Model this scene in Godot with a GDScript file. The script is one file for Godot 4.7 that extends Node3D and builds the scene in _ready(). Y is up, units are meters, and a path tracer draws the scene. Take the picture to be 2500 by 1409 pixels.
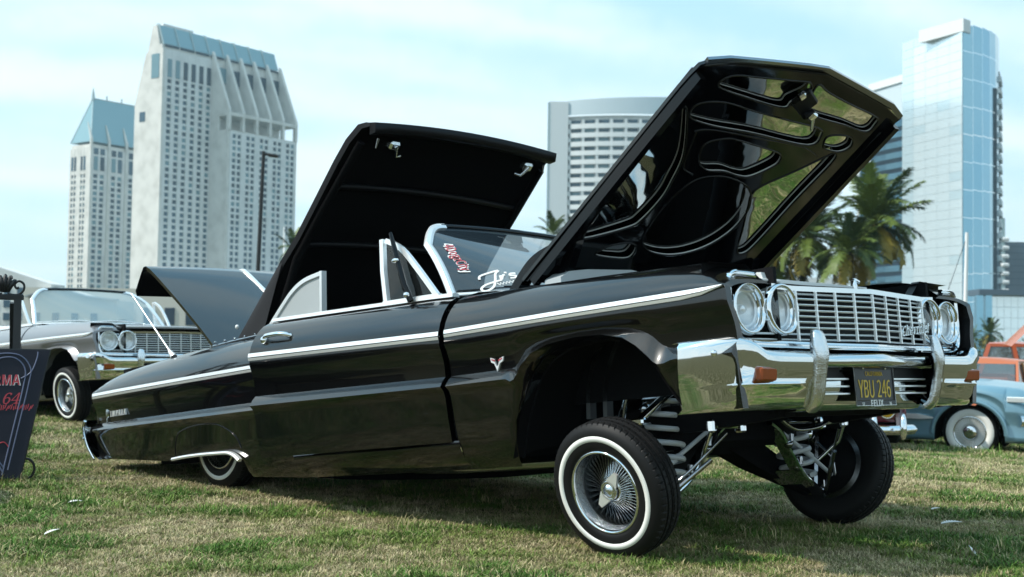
extends Node3D
# A black convertible with its hood, boot lid and soft top raised, on a lawn before hotel towers.
# Lengths in metres. A car's own axes: x forward, y up, z to its right side.

var rng := RandomNumberGenerator.new()
var taken := {}
var M := {}
var noise := FastNoiseLite.new()

# ---------------------------------------------------------------- mesh building
class MB:
	var st := SurfaceTool.new()
	var g := 1
	var tint := Color.WHITE
	func _init() -> void:
		st.begin(Mesh.PRIMITIVE_TRIANGLES)
	func tri(a: Vector3, b: Vector3, c: Vector3, grp := -1) -> void:
		st.set_smooth_group(grp)
		st.set_color(tint)
		st.add_vertex(a)
		st.add_vertex(b)
		st.add_vertex(c)
	func quad(a: Vector3, b: Vector3, c: Vector3, d: Vector3, grp := -1) -> void:
		tri(a, b, c, grp)
		tri(a, c, d, grp)
	func facing(a: Vector3, b: Vector3, c: Vector3, d: Vector3, out: Vector3, grp := -1) -> void:
		# clockwise as seen from outside
		if (b - a).cross(c - a).dot(out) > 0.0:
			quad(a, d, c, b, grp)
		else:
			quad(a, b, c, d, grp)
	func grid(rows: Array, smooth := true, flip := false, wrap := false) -> void:
		g += 1
		var n: int = rows[0].size()
		for i in rows.size() - 1:
			for j in (n if wrap else n - 1):
				var k := (j + 1) % n
				var a: Vector3 = rows[i][j]
				var b: Vector3 = rows[i][k]
				var c: Vector3 = rows[i + 1][k]
				var d: Vector3 = rows[i + 1][j]
				if flip:
					quad(a, d, c, b, g if smooth else -1)
				else:
					quad(a, b, c, d, g if smooth else -1)
	func fan(loop: PackedVector3Array, flip := false) -> void:
		for i in range(1, loop.size() - 1):
			if flip:
				tri(loop[0], loop[i + 1], loop[i])
			else:
				tri(loop[0], loop[i], loop[i + 1])
	func tube(path: PackedVector3Array, r, n := 8, closed := false) -> void:
		var sec := PackedVector2Array()
		for k in n:
			sec.append(Vector2(cos(TAU * k / n), sin(TAU * k / n)))
		sweep(path, sec, r, Vector3.UP, closed, true)
	func sweep(path: PackedVector3Array, sec: PackedVector2Array, r = 1.0, up := Vector3.UP, closed := false, smooth := true, twist_free := false) -> void:
		# sec: x along side, y along up; a closed outline
		var rows := []
		var n := path.size()
		var u := up
		for i in n:
			var a := path[(i - 1 + n) % n] if closed or i > 0 else path[i]
			var b := path[(i + 1) % n] if closed or i < n - 1 else path[i]
			var t := (b - a).normalized()
			if absf(t.dot(u)) > 0.98:
				u = Vector3.RIGHT if absf(t.x) < 0.9 else Vector3.BACK
			var side := t.cross(u).normalized()
			var w := side.cross(t).normalized()
			if not twist_free:
				u = w
			var rr: float = r[i] if r is Array or r is PackedFloat32Array else r
			var row := PackedVector3Array()
			for p in sec:
				row.append(path[i] + side * p.x * rr + w * p.y * rr)
			rows.append(row)
		if closed:
			rows.append(rows[0])
		grid(rows, smooth, false, true)
		if not closed:
			fan(rows[0], false)
			fan(rows[n - 1], true)
	func lathe(prof: PackedVector2Array, xf := Transform3D(), n := 48) -> void:
		# prof: x radius, y height along z
		var rows := []
		for p in prof:
			var row := PackedVector3Array()
			for k in n:
				var a := TAU * k / n
				row.append(xf * Vector3(p.x * cos(a), p.x * sin(a), p.y))
			rows.append(row)
		grid(rows, true, false, true)
	func box(c: Vector3, s: Vector3, b := Basis(), bev := 0.0) -> void:
		var h := s / 2.0
		var e := minf(bev, minf(h.x, minf(h.y, h.z)) * 0.9)
		var P := func(sx: float, sy: float, sz: float, ax: int) -> Vector3:
			var v := Vector3(sx * (h.x - (0.0 if ax == 0 else e)), sy * (h.y - (0.0 if ax == 1 else e)), sz * (h.z - (0.0 if ax == 2 else e)))
			return c + b * v
		for sg in [-1.0, 1.0]:
			facing(P.call(sg, -1, -1, 0), P.call(sg, 1, -1, 0), P.call(sg, 1, 1, 0), P.call(sg, -1, 1, 0), b.x * sg)
			facing(P.call(-1, sg, -1, 1), P.call(1, sg, -1, 1), P.call(1, sg, 1, 1), P.call(-1, sg, 1, 1), b.y * sg)
			facing(P.call(-1, -1, sg, 2), P.call(1, -1, sg, 2), P.call(1, 1, sg, 2), P.call(-1, 1, sg, 2), b.z * sg)
		if e <= 0.0:
			return
		for s1 in [-1.0, 1.0]:
			for s2 in [-1.0, 1.0]:
				facing(P.call(s1, s2, -1, 0), P.call(s1, s2, 1, 0), P.call(s1, s2, 1, 1), P.call(s1, s2, -1, 1), b.x * s1 + b.y * s2)
				facing(P.call(s1, -1, s2, 0), P.call(s1, 1, s2, 0), P.call(s1, 1, s2, 2), P.call(s1, -1, s2, 2), b.x * s1 + b.z * s2)
				facing(P.call(-1, s1, s2, 1), P.call(1, s1, s2, 1), P.call(1, s1, s2, 2), P.call(-1, s1, s2, 2), b.y * s1 + b.z * s2)
				for s3 in [-1.0, 1.0]:
					var q0: Vector3 = P.call(s1, s2, s3, 0)
					var q1: Vector3 = P.call(s1, s2, s3, 1)
					var q2: Vector3 = P.call(s1, s2, s3, 2)
					if (q1 - q0).cross(q2 - q0).dot(b.x * s1 + b.y * s2 + b.z * s3) > 0:
						tri(q0, q2, q1)
					else:
						tri(q0, q1, q2)
	func prism(poly: PackedVector2Array, xf: Transform3D, depth: float) -> void:
		# outline in the xy plane, extruded along z by depth
		var ix := Geometry2D.triangulate_polygon(poly)
		var cw := Geometry2D.is_polygon_clockwise(poly)
		var at := func(i: int, z: float) -> Vector3: return xf * Vector3(poly[i].x, poly[i].y, z)
		for k in range(0, ix.size(), 3):
			var f := [ix[k], ix[k + 1], ix[k + 2]]
			var ar: float = (poly[f[1]] - poly[f[0]]).cross(poly[f[2]] - poly[f[0]])
			if ar > 0:
				f = [f[0], f[2], f[1]]
			tri(at.call(f[0], depth), at.call(f[1], depth), at.call(f[2], depth))
			tri(at.call(f[0], 0.0), at.call(f[2], 0.0), at.call(f[1], 0.0))
		for i in poly.size():
			var j := (i + 1) % poly.size()
			if cw:
				quad(at.call(i, 0.0), at.call(i, depth), at.call(j, depth), at.call(j, 0.0))
			else:
				quad(at.call(i, 0.0), at.call(j, 0.0), at.call(j, depth), at.call(i, depth))
	func ball(c: Vector3, r: Vector3, n := 12, m := 8) -> void:
		var rows := []
		for i in m + 1:
			var row := PackedVector3Array()
			var ph := PI * i / m
			for k in n:
				row.append(c + Vector3(r.x * sin(ph) * cos(TAU * k / n), r.y * cos(ph), r.z * sin(ph) * sin(TAU * k / n)))
			rows.append(row)
		grid(rows, true, true, true)
	func mesh() -> ArrayMesh:
		st.generate_normals()
		return st.commit()

# ---------------------------------------------------------------- naming
func numbered(parent: Node, called: String) -> String:
	var key := str(parent.get_instance_id()) + called
	var n: int = taken.get(key, 0)
	taken[key] = n + 1
	return called if n == 0 else "%s_%03d" % [called, n]

func part(called: String, shape, m: Material, parent: Node, xf := Transform3D()) -> MeshInstance3D:
	var o := MeshInstance3D.new()
	o.name = numbered(parent, called)
	o.mesh = shape.mesh() if shape is MB else shape
	o.material_override = m
	o.transform = xf
	parent.add_child(o, true)
	return o

func tag(o: Node, label: String, category := "", group := "", kind := "") -> Node:
	if label: o.set_meta("label", label)
	if category: o.set_meta("category", category)
	if group: o.set_meta("group", group)
	if kind: o.set_meta("kind", kind)
	return o

func thing(called: String, label: String, category: String, at := Vector3.ZERO, turn := 0.0, group := "") -> Node3D:
	var o := Node3D.new()
	o.name = numbered(self, called)
	add_child(o, true)
	o.position = at
	o.rotation.y = turn
	tag(o, label, category, group)
	return o

func lut(xs: Array, ys: Array, x: float) -> float:
	if x <= xs[0]:
		return ys[0]
	for i in range(1, xs.size()):
		if x <= xs[i]:
			return lerpf(ys[i - 1], ys[i], (x - xs[i - 1]) / maxf(xs[i] - xs[i - 1], 1e-6))
	return ys[-1]

func B(x: float, y: float, z: float) -> Vector3:   # forward, sideways, up
	return Vector3(x, z, y)

func vv(list: Array) -> PackedVector3Array:
	var o := PackedVector3Array()
	for p in list:
		o.append(p if p is Vector3 else B(p[0], p[1], p[2]))
	return o

func v2(list: Array) -> PackedVector2Array:
	var o := PackedVector2Array()
	for p in list:
		o.append(Vector2(p[0], p[1]))
	return o

func smooth_path(pts: PackedVector3Array, per := 6, closed := false) -> PackedVector3Array:
	var o := PackedVector3Array()
	var n := pts.size()
	for i in (n if closed else n - 1):
		var a := pts[(i - 1 + n) % n] if closed or i > 0 else pts[0]
		var b := pts[i]
		var c := pts[(i + 1) % n]
		var d := pts[(i + 2) % n] if closed or i + 2 < n else pts[n - 1]
		for k in per:
			o.append(b.cubic_interpolate(c, a, d, float(k) / per))
	if not closed:
		o.append(pts[n - 1])
	return o

# ---------------------------------------------------------------- materials
func mat(called: String, r: float, g: float, b: float, rough := 0.6, metal := 0.0, spec := 0.5) -> StandardMaterial3D:
	var m := StandardMaterial3D.new()
	m.resource_name = called
	m.albedo_color = Color(r, g, b).linear_to_srgb()
	m.roughness = rough
	m.metallic = metal
	m.metallic_specular = spec
	M[called] = m
	return m

func noise_tex(seed_: int, freq: float, ramp: Array, size := 512, oct := 4, warp := false, normal := 0.0) -> NoiseTexture2D:
	var n := FastNoiseLite.new()
	n.seed = seed_
	n.frequency = freq
	n.fractal_octaves = oct
	n.noise_type = FastNoiseLite.TYPE_SIMPLEX_SMOOTH
	if warp:
		n.domain_warp_enabled = true
		n.domain_warp_amplitude = 30.0
	var t := NoiseTexture2D.new()
	t.width = size
	t.height = size
	t.seamless = true
	t.noise = n
	if normal > 0.0:
		t.as_normal_map = true
		t.bump_strength = normal
	elif ramp:
		var gr := Gradient.new()
		var off := PackedFloat32Array()
		var col := PackedColorArray()
		for k in ramp.size():
			off.append(ramp[k][0])
			var c: Color = ramp[k][1]
			col.append(c.linear_to_srgb())
		gr.offsets = off
		gr.colors = col
		t.color_ramp = gr
	return t

func tri_map(m: StandardMaterial3D, scale: float, world := false) -> void:
	m.uv1_triplanar = true
	m.uv1_world_triplanar = world
	m.uv1_scale = Vector3.ONE * scale

func textured(m: StandardMaterial3D, t: Texture2D, scale: float, world := false) -> StandardMaterial3D:
	m.albedo_texture = t
	m.albedo_color = Color.WHITE
	tri_map(m, scale, world)
	return m

func bumpy(m: StandardMaterial3D, t: Texture2D, strength: float, scale: float) -> StandardMaterial3D:
	m.normal_enabled = true
	m.normal_texture = t
	m.normal_scale = strength
	tri_map(m, scale)
	return m

func glassy(called: String, r: float, g: float, b: float, a: float, spec := 0.5) -> StandardMaterial3D:
	var m := mat(called, r, g, b, 0.02, 0.0, spec)
	m.transparency = BaseMaterial3D.TRANSPARENCY_ALPHA
	m.albedo_color.a = a
	return m

func make_materials() -> void:
	var p := mat("black_paint", 0.0015, 0.0015, 0.0018, 0.05, 0.0, 0.56)
	bumpy(p, noise_tex(6, 0.006, [], 256, 2, false, 1.2), 0.03, 1.1)
	p.clearcoat_enabled = true
	p.clearcoat = 0.25
	p.clearcoat_roughness = 0.30
	mat("black_satin", 0.004, 0.004, 0.005, 0.45, 0.0, 0.3)
	mat("black_gloss", 0.002, 0.002, 0.003, 0.08, 0.0, 0.42)
	mat("undercoat", 0.006, 0.006, 0.007, 0.7, 0.0, 0.2)
	mat("chrome", 0.78, 0.80, 0.82, 0.05, 1.0)
	var cb := mat("bumper_chrome", 0.74, 0.76, 0.77, 0.05, 1.0)
	bumpy(cb, noise_tex(4, 0.012, [], 256, 2, false, 1.5), 0.05, 1.2)
	mat("bright_trim", 0.88, 0.89, 0.89, 0.30, 0.6)
	var en := mat("engraved_chrome", 0.72, 0.74, 0.76, 0.12, 1.0)
	bumpy(en, noise_tex(9, 0.05, [], 256, 3, true, 8.0), 0.35, 9.0)
	var mi := mat("mirror_panel", 0.62, 0.62, 0.60, 0.03, 1.0)
	bumpy(mi, noise_tex(11, 0.012, [], 256, 2, false, 2.0), 0.12, 1.6)
	var eb := mat("engraved_barrel", 0.45, 0.47, 0.50, 0.14, 1.0)
	bumpy(eb, M.engraved_chrome.normal_texture, 1.2, 14.0)
	mat("dark_chrome", 0.35, 0.36, 0.38, 0.15, 1.0)
	mat("well_chrome", 0.10, 0.105, 0.11, 0.25, 1.0)
	mat("liner_grey", 0.09, 0.095, 0.10, 0.45)
	mat("pale_box", 0.40, 0.44, 0.46, 0.3)
	mat("rubber", 0.006, 0.006, 0.0065, 0.55, 0.0, 0.35)
	mat("whitewall", 0.74, 0.74, 0.70, 0.5, 0.0, 0.4)
	mat("spring_paint", 0.62, 0.65, 0.68, 0.35)
	var cl := mat("black_cloth", 0.0045, 0.0045, 0.005, 0.9, 0.0, 0.15)
	bumpy(cl, noise_tex(21, 0.2, [], 256, 2, false, 3.0), 0.4, 6.0)
	mat("cloth_outside", 0.022, 0.023, 0.026, 0.85, 0.0, 0.3)
	glassy("windshield_glass", 0.022, 0.034, 0.044, 0.72, 0.7)
	glassy("window_glass", 0.05, 0.06, 0.06, 0.15, 0.5)
	mat("pale_glass", 0.36, 0.39, 0.40, 0.12)  # even opaque pale grey for the quarter pane
	glassy("lens_glass", 0.92, 0.95, 0.97, 0.12, 0.5)
	var rf := mat("reflector", 0.74, 0.77, 0.79, 0.30, 0.6)
	bumpy(rf, noise_tex(31, 0.03, [], 256, 2, false, 4.0), 0.3, 8.0)
	mat("amber", 0.28, 0.055, 0.008, 0.15)
	mat("plate_black", 0.006, 0.006, 0.007, 0.35)
	mat("plate_yellow", 0.62, 0.42, 0.05, 0.5)
	mat("white_print", 0.72, 0.72, 0.70, 0.5)
	mat("white_trim", 0.66, 0.67, 0.66, 0.35)
	mat("red_print", 0.45, 0.05, 0.07, 0.5)
	mat("tail_red", 0.22, 0.01, 0.012, 0.15)
	mat("lamp_yellow", 0.50, 0.30, 0.02, 0.2)
	mat("sign_red", 0.45, 0.035, 0.05, 0.5)
	mat("tan", 0.30, 0.20, 0.11, 0.6)

# ---------------------------------------------------------------- the lawn's height
func ground_y(x: float, z: float) -> float:
	var u := clampf(x - (z + 8.0) * 0.55 - 2.6, 0.0, 14.0)
	return -0.052 * u * u / (u + 0.6)

# ---------------------------------------------------------------- the scene
func _ready() -> void:
	rng.seed = 64
	noise.seed = 5
	noise.frequency = 1.0
	# camera
	var cam := Camera3D.new()
	cam.name = "camera"
	add_child(cam)
	cam.transform = Transform3D(Basis(Vector3.RIGHT, 0.0442536) * Basis(Vector3.BACK, 0.014931), Vector3(0, 0.85368, 0))
	var lens := CameraAttributesPhysical.new()
	lens.frustum_focal_length = 53.475
	lens.frustum_focus_distance = 6.1
	lens.frustum_near = 0.1
	lens.frustum_far = 6000.0
	lens.exposure_aperture = 5.0
	lens.exposure_multiplier = 1.0
	cam.attributes = lens
	cam.fov = 25.2965
	cam.near = 0.1
	cam.far = 6000.0
	# sky and air
	var we := WorldEnvironment.new()
	we.name = "world"
	var env := Environment.new()
	env.background_mode = Environment.BG_SKY
	env.sky = Sky.new()
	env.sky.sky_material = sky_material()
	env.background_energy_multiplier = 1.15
	env.tonemap_mode = Environment.TONE_MAPPER_LINEAR
	env.tonemap_exposure = 1.0
	env.fog_enabled = true
	env.fog_density = 0.00022
	env.fog_light_color = Color(0.80, 0.93, 0.97)
	env.sdfgi_enabled = true
	env.ssao_enabled = true
	env.ssil_enabled = true
	we.environment = env
	add_child(we)
	# sun: high on the left
	var sun := DirectionalLight3D.new()
	sun.name = "sun"
	sun.light_energy = 1.6
	sun.light_color = Color(1.0, 0.98, 0.94)
	sun.light_angular_distance = 0.5
	sun.shadow_enabled = true
	add_child(sun)
	sun.look_at_from_position(Vector3(-0.911, 1.0, 0.171) * 50.0, Vector3.ZERO, Vector3.UP)
	make_materials()
	build_ground()
	build_buildings()
	build_far_things()
	build_background_cars()
	build_sign()
	build_hero()
	build_litter()

func sky_material() -> PanoramaSkyMaterial:
	var w := 1024
	var h := 512
	var im := Image.create(w, h, false, Image.FORMAT_RGBF)
	var sun_dir := Vector3(-0.911, 1.0, 0.171).normalized()
	var n := FastNoiseLite.new()
	n.seed = 17
	n.frequency = 1.0
	n.fractal_octaves = 5
	n.domain_warp_enabled = true
	n.domain_warp_amplitude = 0.25
	n.domain_warp_frequency = 1.3
	for y in h:
		var el := (0.5 - (y + 0.5) / h) * PI
		for x in w:
			var c := Color(0.60, 0.62, 0.60)
			if el > -0.02:
				var az := (x + 0.5) / w * TAU
				var d := Vector3(cos(el) * sin(az), sin(el), cos(el) * cos(az))
				# thin cirrus on a plane high above
				var q := Vector2(d.x, d.z) / (maxf(d.y, 0.0) + 0.16)
				var f := n.get_noise_3d(q.x * 0.35 + q.y * 0.2, q.y * 1.7 - q.x * 0.5, 3.0)
				var f2 := n.get_noise_3d(q.x * 0.9 + 9.0, q.y * 5.0 - q.x * 1.6, 8.0)
				var cloud := smoothstep(-0.50, 0.45, f + 0.3 * f2)
				var t := clampf(d.y / 0.75, 0.0, 1.0)
				var blue := Color(0.82, 0.94, 0.985).lerp(Color(0.55, 0.79, 0.94), pow(t, 0.7))
				var hz := Color(0.93, 0.98, 0.985)
				c = blue.lerp(Color(0.93, 0.985, 0.995), cloud * 0.92)
				c = c.lerp(hz, exp(-maxf(d.y, 0.0) * 9.0) * 0.8)
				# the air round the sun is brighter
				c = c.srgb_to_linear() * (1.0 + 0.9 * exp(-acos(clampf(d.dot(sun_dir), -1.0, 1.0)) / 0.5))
			else:
				c = c.srgb_to_linear() * 0.35
			im.set_pixel(x, y, c)
	var m := PanoramaSkyMaterial.new()
	m.panorama = ImageTexture.create_from_image(im)
	return m

func build_ground() -> void:
	var mb := MB.new()
	var xs := []
	var x := -40.0
	while x <= 40.0:
		xs.append(x)
		x += 0.5 if absf(x) < 12 else 2.0
	xs = [-1500.0, -500.0, -150.0] + xs + [150.0, 500.0, 1500.0]
	var zs := [60.0, 10.0, 0.0]
	var z := -3.0
	while z > -30.0:
		zs.append(z)
		z -= 0.5
	zs += [-40.0, -60.0, -100.0, -200.0, -500.0, -1000.0, -2500.0]
	var rows := []
	for zz in zs:
		var row := PackedVector3Array()
		for xx in xs:
			row.append(Vector3(xx, ground_y(xx, zz), zz))
		rows.append(row)
	mb.grid(rows, true, false)
	var gm := mat("soil", 0.1, 0.1, 0.05, 0.95, 0.0, 0.1)
	textured(gm, noise_tex(3, 0.02, [[0.0, Color(0.024, 0.030, 0.011)], [0.4, Color(0.048, 0.050, 0.022)], [0.6, Color(0.100, 0.088, 0.052)], [1.0, Color(0.15, 0.128, 0.080)]], 1024, 5), 0.35, true)
	tag(part("ground", mb, gm, self), "lawn of short half dry grass under the cars", "", "", "structure")
	build_grass()

func build_grass() -> void:
	var variants := []
	for v in 4:
		var mb := MB.new()
		for k in 16:
			var a := rng.randf() * TAU
			var r := sqrt(rng.randf()) * 0.045
			var o := Vector3(cos(a) * r, -0.004, sin(a) * r)
			var da := rng.randf() * TAU
			var lean := Vector3(cos(da), 0, sin(da))
			var hh := rng.randf_range(0.008, 0.026)
			var ln := rng.randf_range(0.012, 0.040)
			var wd := Vector3(-lean.z, 0, lean.x) * rng.randf_range(0.0011, 0.0022)
			var mid := o + lean * ln * 0.35 + Vector3(0, hh * 0.7, 0)
			var tip := o + lean * ln + Vector3(0, hh, 0)
			var sh := rng.randf_range(0.65, 1.25)
			mb.tint = Color(sh, sh * rng.randf_range(0.94, 1.04), sh * 0.95)
			mb.quad(o - wd, o + wd, mid + wd * 0.8, mid - wd * 0.8)
			mb.tri(mid - wd * 0.8, mid + wd * 0.8, tip)
		variants.append(mb.mesh())
	var gm := mat("grass_blade", 1, 1, 1, 0.7, 0.0, 0.25)
	gm.vertex_color_use_as_albedo = true
	gm.backlight_enabled = true
	gm.backlight = Color(0.3, 0.3, 0.3)
	var n := FastNoiseLite.new()
	n.seed = 77
	n.frequency = 1.0
	n.fractal_octaves = 3
	var near := [[], [], [], []]
	var tints := [[], [], [], []]
	# rows that thin out with distance
	for band in [[-3.6, -6.5, 2300.0, 0.95], [-6.5, -9.5, 1200.0, 1.1], [-9.5, -14.0, 420.0, 1.5], [-14.0, -22.0, 120.0, 2.2], [-22.0, -45.0, 22.0, 3.6]]:
		var z0: float = band[0]
		var z1: float = band[1]
		var area := 0.42 * (z1 * z1 - z0 * z0) + 1.2 * (z0 - z1)
		var count := int(area * band[2])
		for i in count:
			var z := -sqrt(lerpf(z0 * z0, z1 * z1, rng.randf()))
			var x := rng.randf_range(-1.0, 1.0) * (0.42 * -z + 0.6)
			var dry := 0.08 + 1.15 * n.get_noise_2d(x * 0.75, z * 0.9) + 0.6 * n.get_noise_2d(x * 2.6 + 40.0, z * 2.6) + rng.randfn(0.0, 0.15)
			var lush := n.get_noise_2d(x * 0.55 + 90.0, z * 0.8 + 7.0)
			var c: Color
			if dry > 0.02:
				c = Color(0.235, 0.195, 0.105).lerp(Color(0.36, 0.30, 0.19), clampf(dry * 1.5, 0.0, 1.0))
				if rng.randf() < 0.30:
					c = Color(0.12, 0.15, 0.045)
			else:
				c = Color(0.135, 0.17, 0.045).lerp(Color(0.045, 0.105, 0.018), clampf(-dry * 1.8 + lush * 0.6, 0.0, 1.0))
				if rng.randf() < 0.22:
					c = Color(0.27, 0.23, 0.13)
			c = c * rng.randf_range(0.95, 2.0) * (1.0 + 0.5 * n.get_noise_2d(x * 7.0, z * 7.0))
			var s: float = band[3] * rng.randf_range(0.7, 1.25) * (1.3 if dry < -0.2 else 0.8)
			var b := Basis(Vector3.UP, rng.randf() * TAU).scaled(Vector3(s, s * (rng.randf_range(0.6, 1.25) if rng.randf() > 0.03 else rng.randf_range(1.5, 2.6)), s))
			var v := rng.randi() % 4
			near[v].append(Transform3D(b, Vector3(x, ground_y(x, z), z)))
			tints[v].append(c)
	var root := Node3D.new()
	root.name = "grass"
	add_child(root, true)
	tag(root, "short mown grass, green in patches and straw coloured elsewhere", "grass", "", "stuff")
	for v in 4:
		var mm := MultiMesh.new()
		mm.transform_format = MultiMesh.TRANSFORM_3D
		mm.use_colors = true
		mm.mesh = variants[v]
		mm.instance_count = near[v].size()
		for i in near[v].size():
			mm.set_instance_transform(i, near[v][i])
			mm.set_instance_color(i, tints[v][i])
		var o := MultiMeshInstance3D.new()
		o.name = numbered(root, "blades")
		o.multimesh = mm
		o.material_override = gm
		o.set_meta("kind", "stuff")
		root.add_child(o, true)

# ---------------------------------------------------------------- the lowrider
func half_width(x: float) -> float:
	return lut([-4.45, -4.0, -3.0, -2.0, -1.0, 0.0, 0.4, 0.8], [0.925, 0.955, 0.985, 1.0, 1.0, 0.985, 0.965, 0.938], x)

func shoulder(x: float) -> float:
	return lut([-4.42, -4.36, -4.28, -4.1, -3.9, -3.6, -3.2, -2.8, -2.1, -0.87, -0.35, 0.13, 0.5, 0.66, 0.73, 0.80], [0.815, 0.872, 0.902, 0.922, 0.936, 0.952, 0.967, 0.968, 0.966, 0.972, 0.957, 0.942, 0.927, 0.914, 0.895, 0.83], x)

const ZREF := [0.17, 0.22, 0.30, 0.40, 0.50, 0.525, 0.545, 0.572, 0.59, 0.62, 0.66, 0.70, 0.735, 0.755, 0.775, 0.80, 0.83, 0.86, 0.89, 0.915, 0.935, 0.95, 0.958, 0.962]
const DYREF := [-0.13, -0.085, -0.055, -0.036, -0.022, -0.012, 0.010, -0.010, -0.031, -0.0295, -0.024, -0.011, 0.003, 0.002, 0.0, -0.001, -0.011, -0.027, -0.049, -0.074, -0.100, -0.136, -0.19, -0.262]
const ARCHW := [0.0, 0.02, 0.04, 0.07, 0.10, 0.15, 0.22, 0.44, 0.60, 0.68, 0.78, 0.88, 1.0]

func side_column(x: float, zb: float, arch: float, s: float) -> PackedVector3Array:
	var row := PackedVector3Array()
	var top := shoulder(x)
	var w := half_width(x)
	for i in ZREF.size():
		var z: float = ZREF[i]
		var dy: float = DYREF[i]
		if z < 0.74:
			var k := arch * smoothstep(0.36, 0.56, zb)
			var clip := lut(ZREF, DYREF, maxf(z, zb))
			z = lerpf(maxf(z, zb), zb + ARCHW[i] * (0.735 - zb) if i < 13 else z, k)
			dy = lerpf(clip, dy, k)
		elif z > 0.80:
			z = 0.80 + (z - 0.80) * (top - 0.80) / 0.16
		row.append(B(x, s * (w + dy), z))
	return row

func side_panel(xs: Array, bottom: Callable, s: float, warp = null) -> MB:
	var mb := MB.new()
	var lo := []
	var mid := []
	var hi := []
	for q in xs:
		var zz: Vector2 = bottom.call(q)
		var col := side_column(q, zz.x, zz.y, s)
		if warp != null:
			for i in col.size():
				col[i] = warp.call(col[i])
		lo.append(col.slice(0, 7))
		mid.append(PackedVector3Array([col[6], col[7], col[8]]))
		hi.append(col.slice(8))
	mb.grid(lo, true, s > 0)
	mb.grid(mid, true, s > 0)
	mb.grid(hi, true, s > 0)
	# returned edge at both ends, so that the sheet has thickness
	for e in [0, xs.size() - 1]:
		var a := PackedVector3Array()
		var b := PackedVector3Array()
		for p in lo[e]:
			a.append(p)
			b.append(p - Vector3(0, 0, s * 0.035))
		for p in mid[e] + hi[e]:
			a.append(p)
			b.append(p - Vector3(0, 0.012, s * 0.035))
		mb.grid([a, b], false, (s < 0) != (e == 0))
	return mb

func nose_warp(p: Vector3) -> Vector3:
	if p.x > 0.4:
		var xf := lut([0.34, 0.6, 0.73, 0.80, 0.86, 0.90, 0.95], [0.80, 0.812, 0.805, 0.795, 0.772, 0.735, 0.70], p.y)
		p.x = 0.4 + (p.x - 0.4) * (xf - 0.4) / 0.4
	return p

func arch_bottom(x: float) -> Vector2:
	if x < -0.405:
		return Vector2(0.17, 0.0)
	if x > 0.58:
		return Vector2(0.34, 0.0)
	return Vector2(lut([-0.405, -0.35, -0.30, -0.255, -0.19, -0.09, 0.06, 0.20, 0.31, 0.375, 0.43, 0.47, 0.53, 0.58], [0.20, 0.37, 0.48, 0.555, 0.612, 0.648, 0.664, 0.66, 0.63, 0.58, 0.52, 0.46, 0.38, 0.34], x), 1.0)

func moulding(x0: float, x1: float, z_lo: float, z_hi: float, s: float, taper := false, drift := 0.0) -> MB:
	# bright strip along the body side; taper draws its front end to a point
	var mb := MB.new()
	var rows := []
	var n := 16
	for i in n + 1:
		var t := float(i) / n
		var x := lerpf(x0, x1, t)
		var k := 1.0
		if taper:
			k = sqrt(clampf((1.0 - t) / 0.10, 0.02, 1.0))
		var up := z_hi + drift * (1.0 - t)
		var lo := lerpf(up, z_lo + drift * (1.0 - t), k)
		var y := half_width(x)
		var row := PackedVector3Array()
		var h := up - lo
		for q in [[0.0, -0.004], [0.02, 0.008], [0.36, 0.011], [0.38, -0.002], [0.46, -0.002], [0.48, 0.011], [0.96, 0.007], [1.0, -0.006]]:
			row.append(B(x, s * (y + q[1]), lo + h * q[0]))
		rows.append(row)
	mb.grid(rows, false, s > 0)
	return mb

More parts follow.
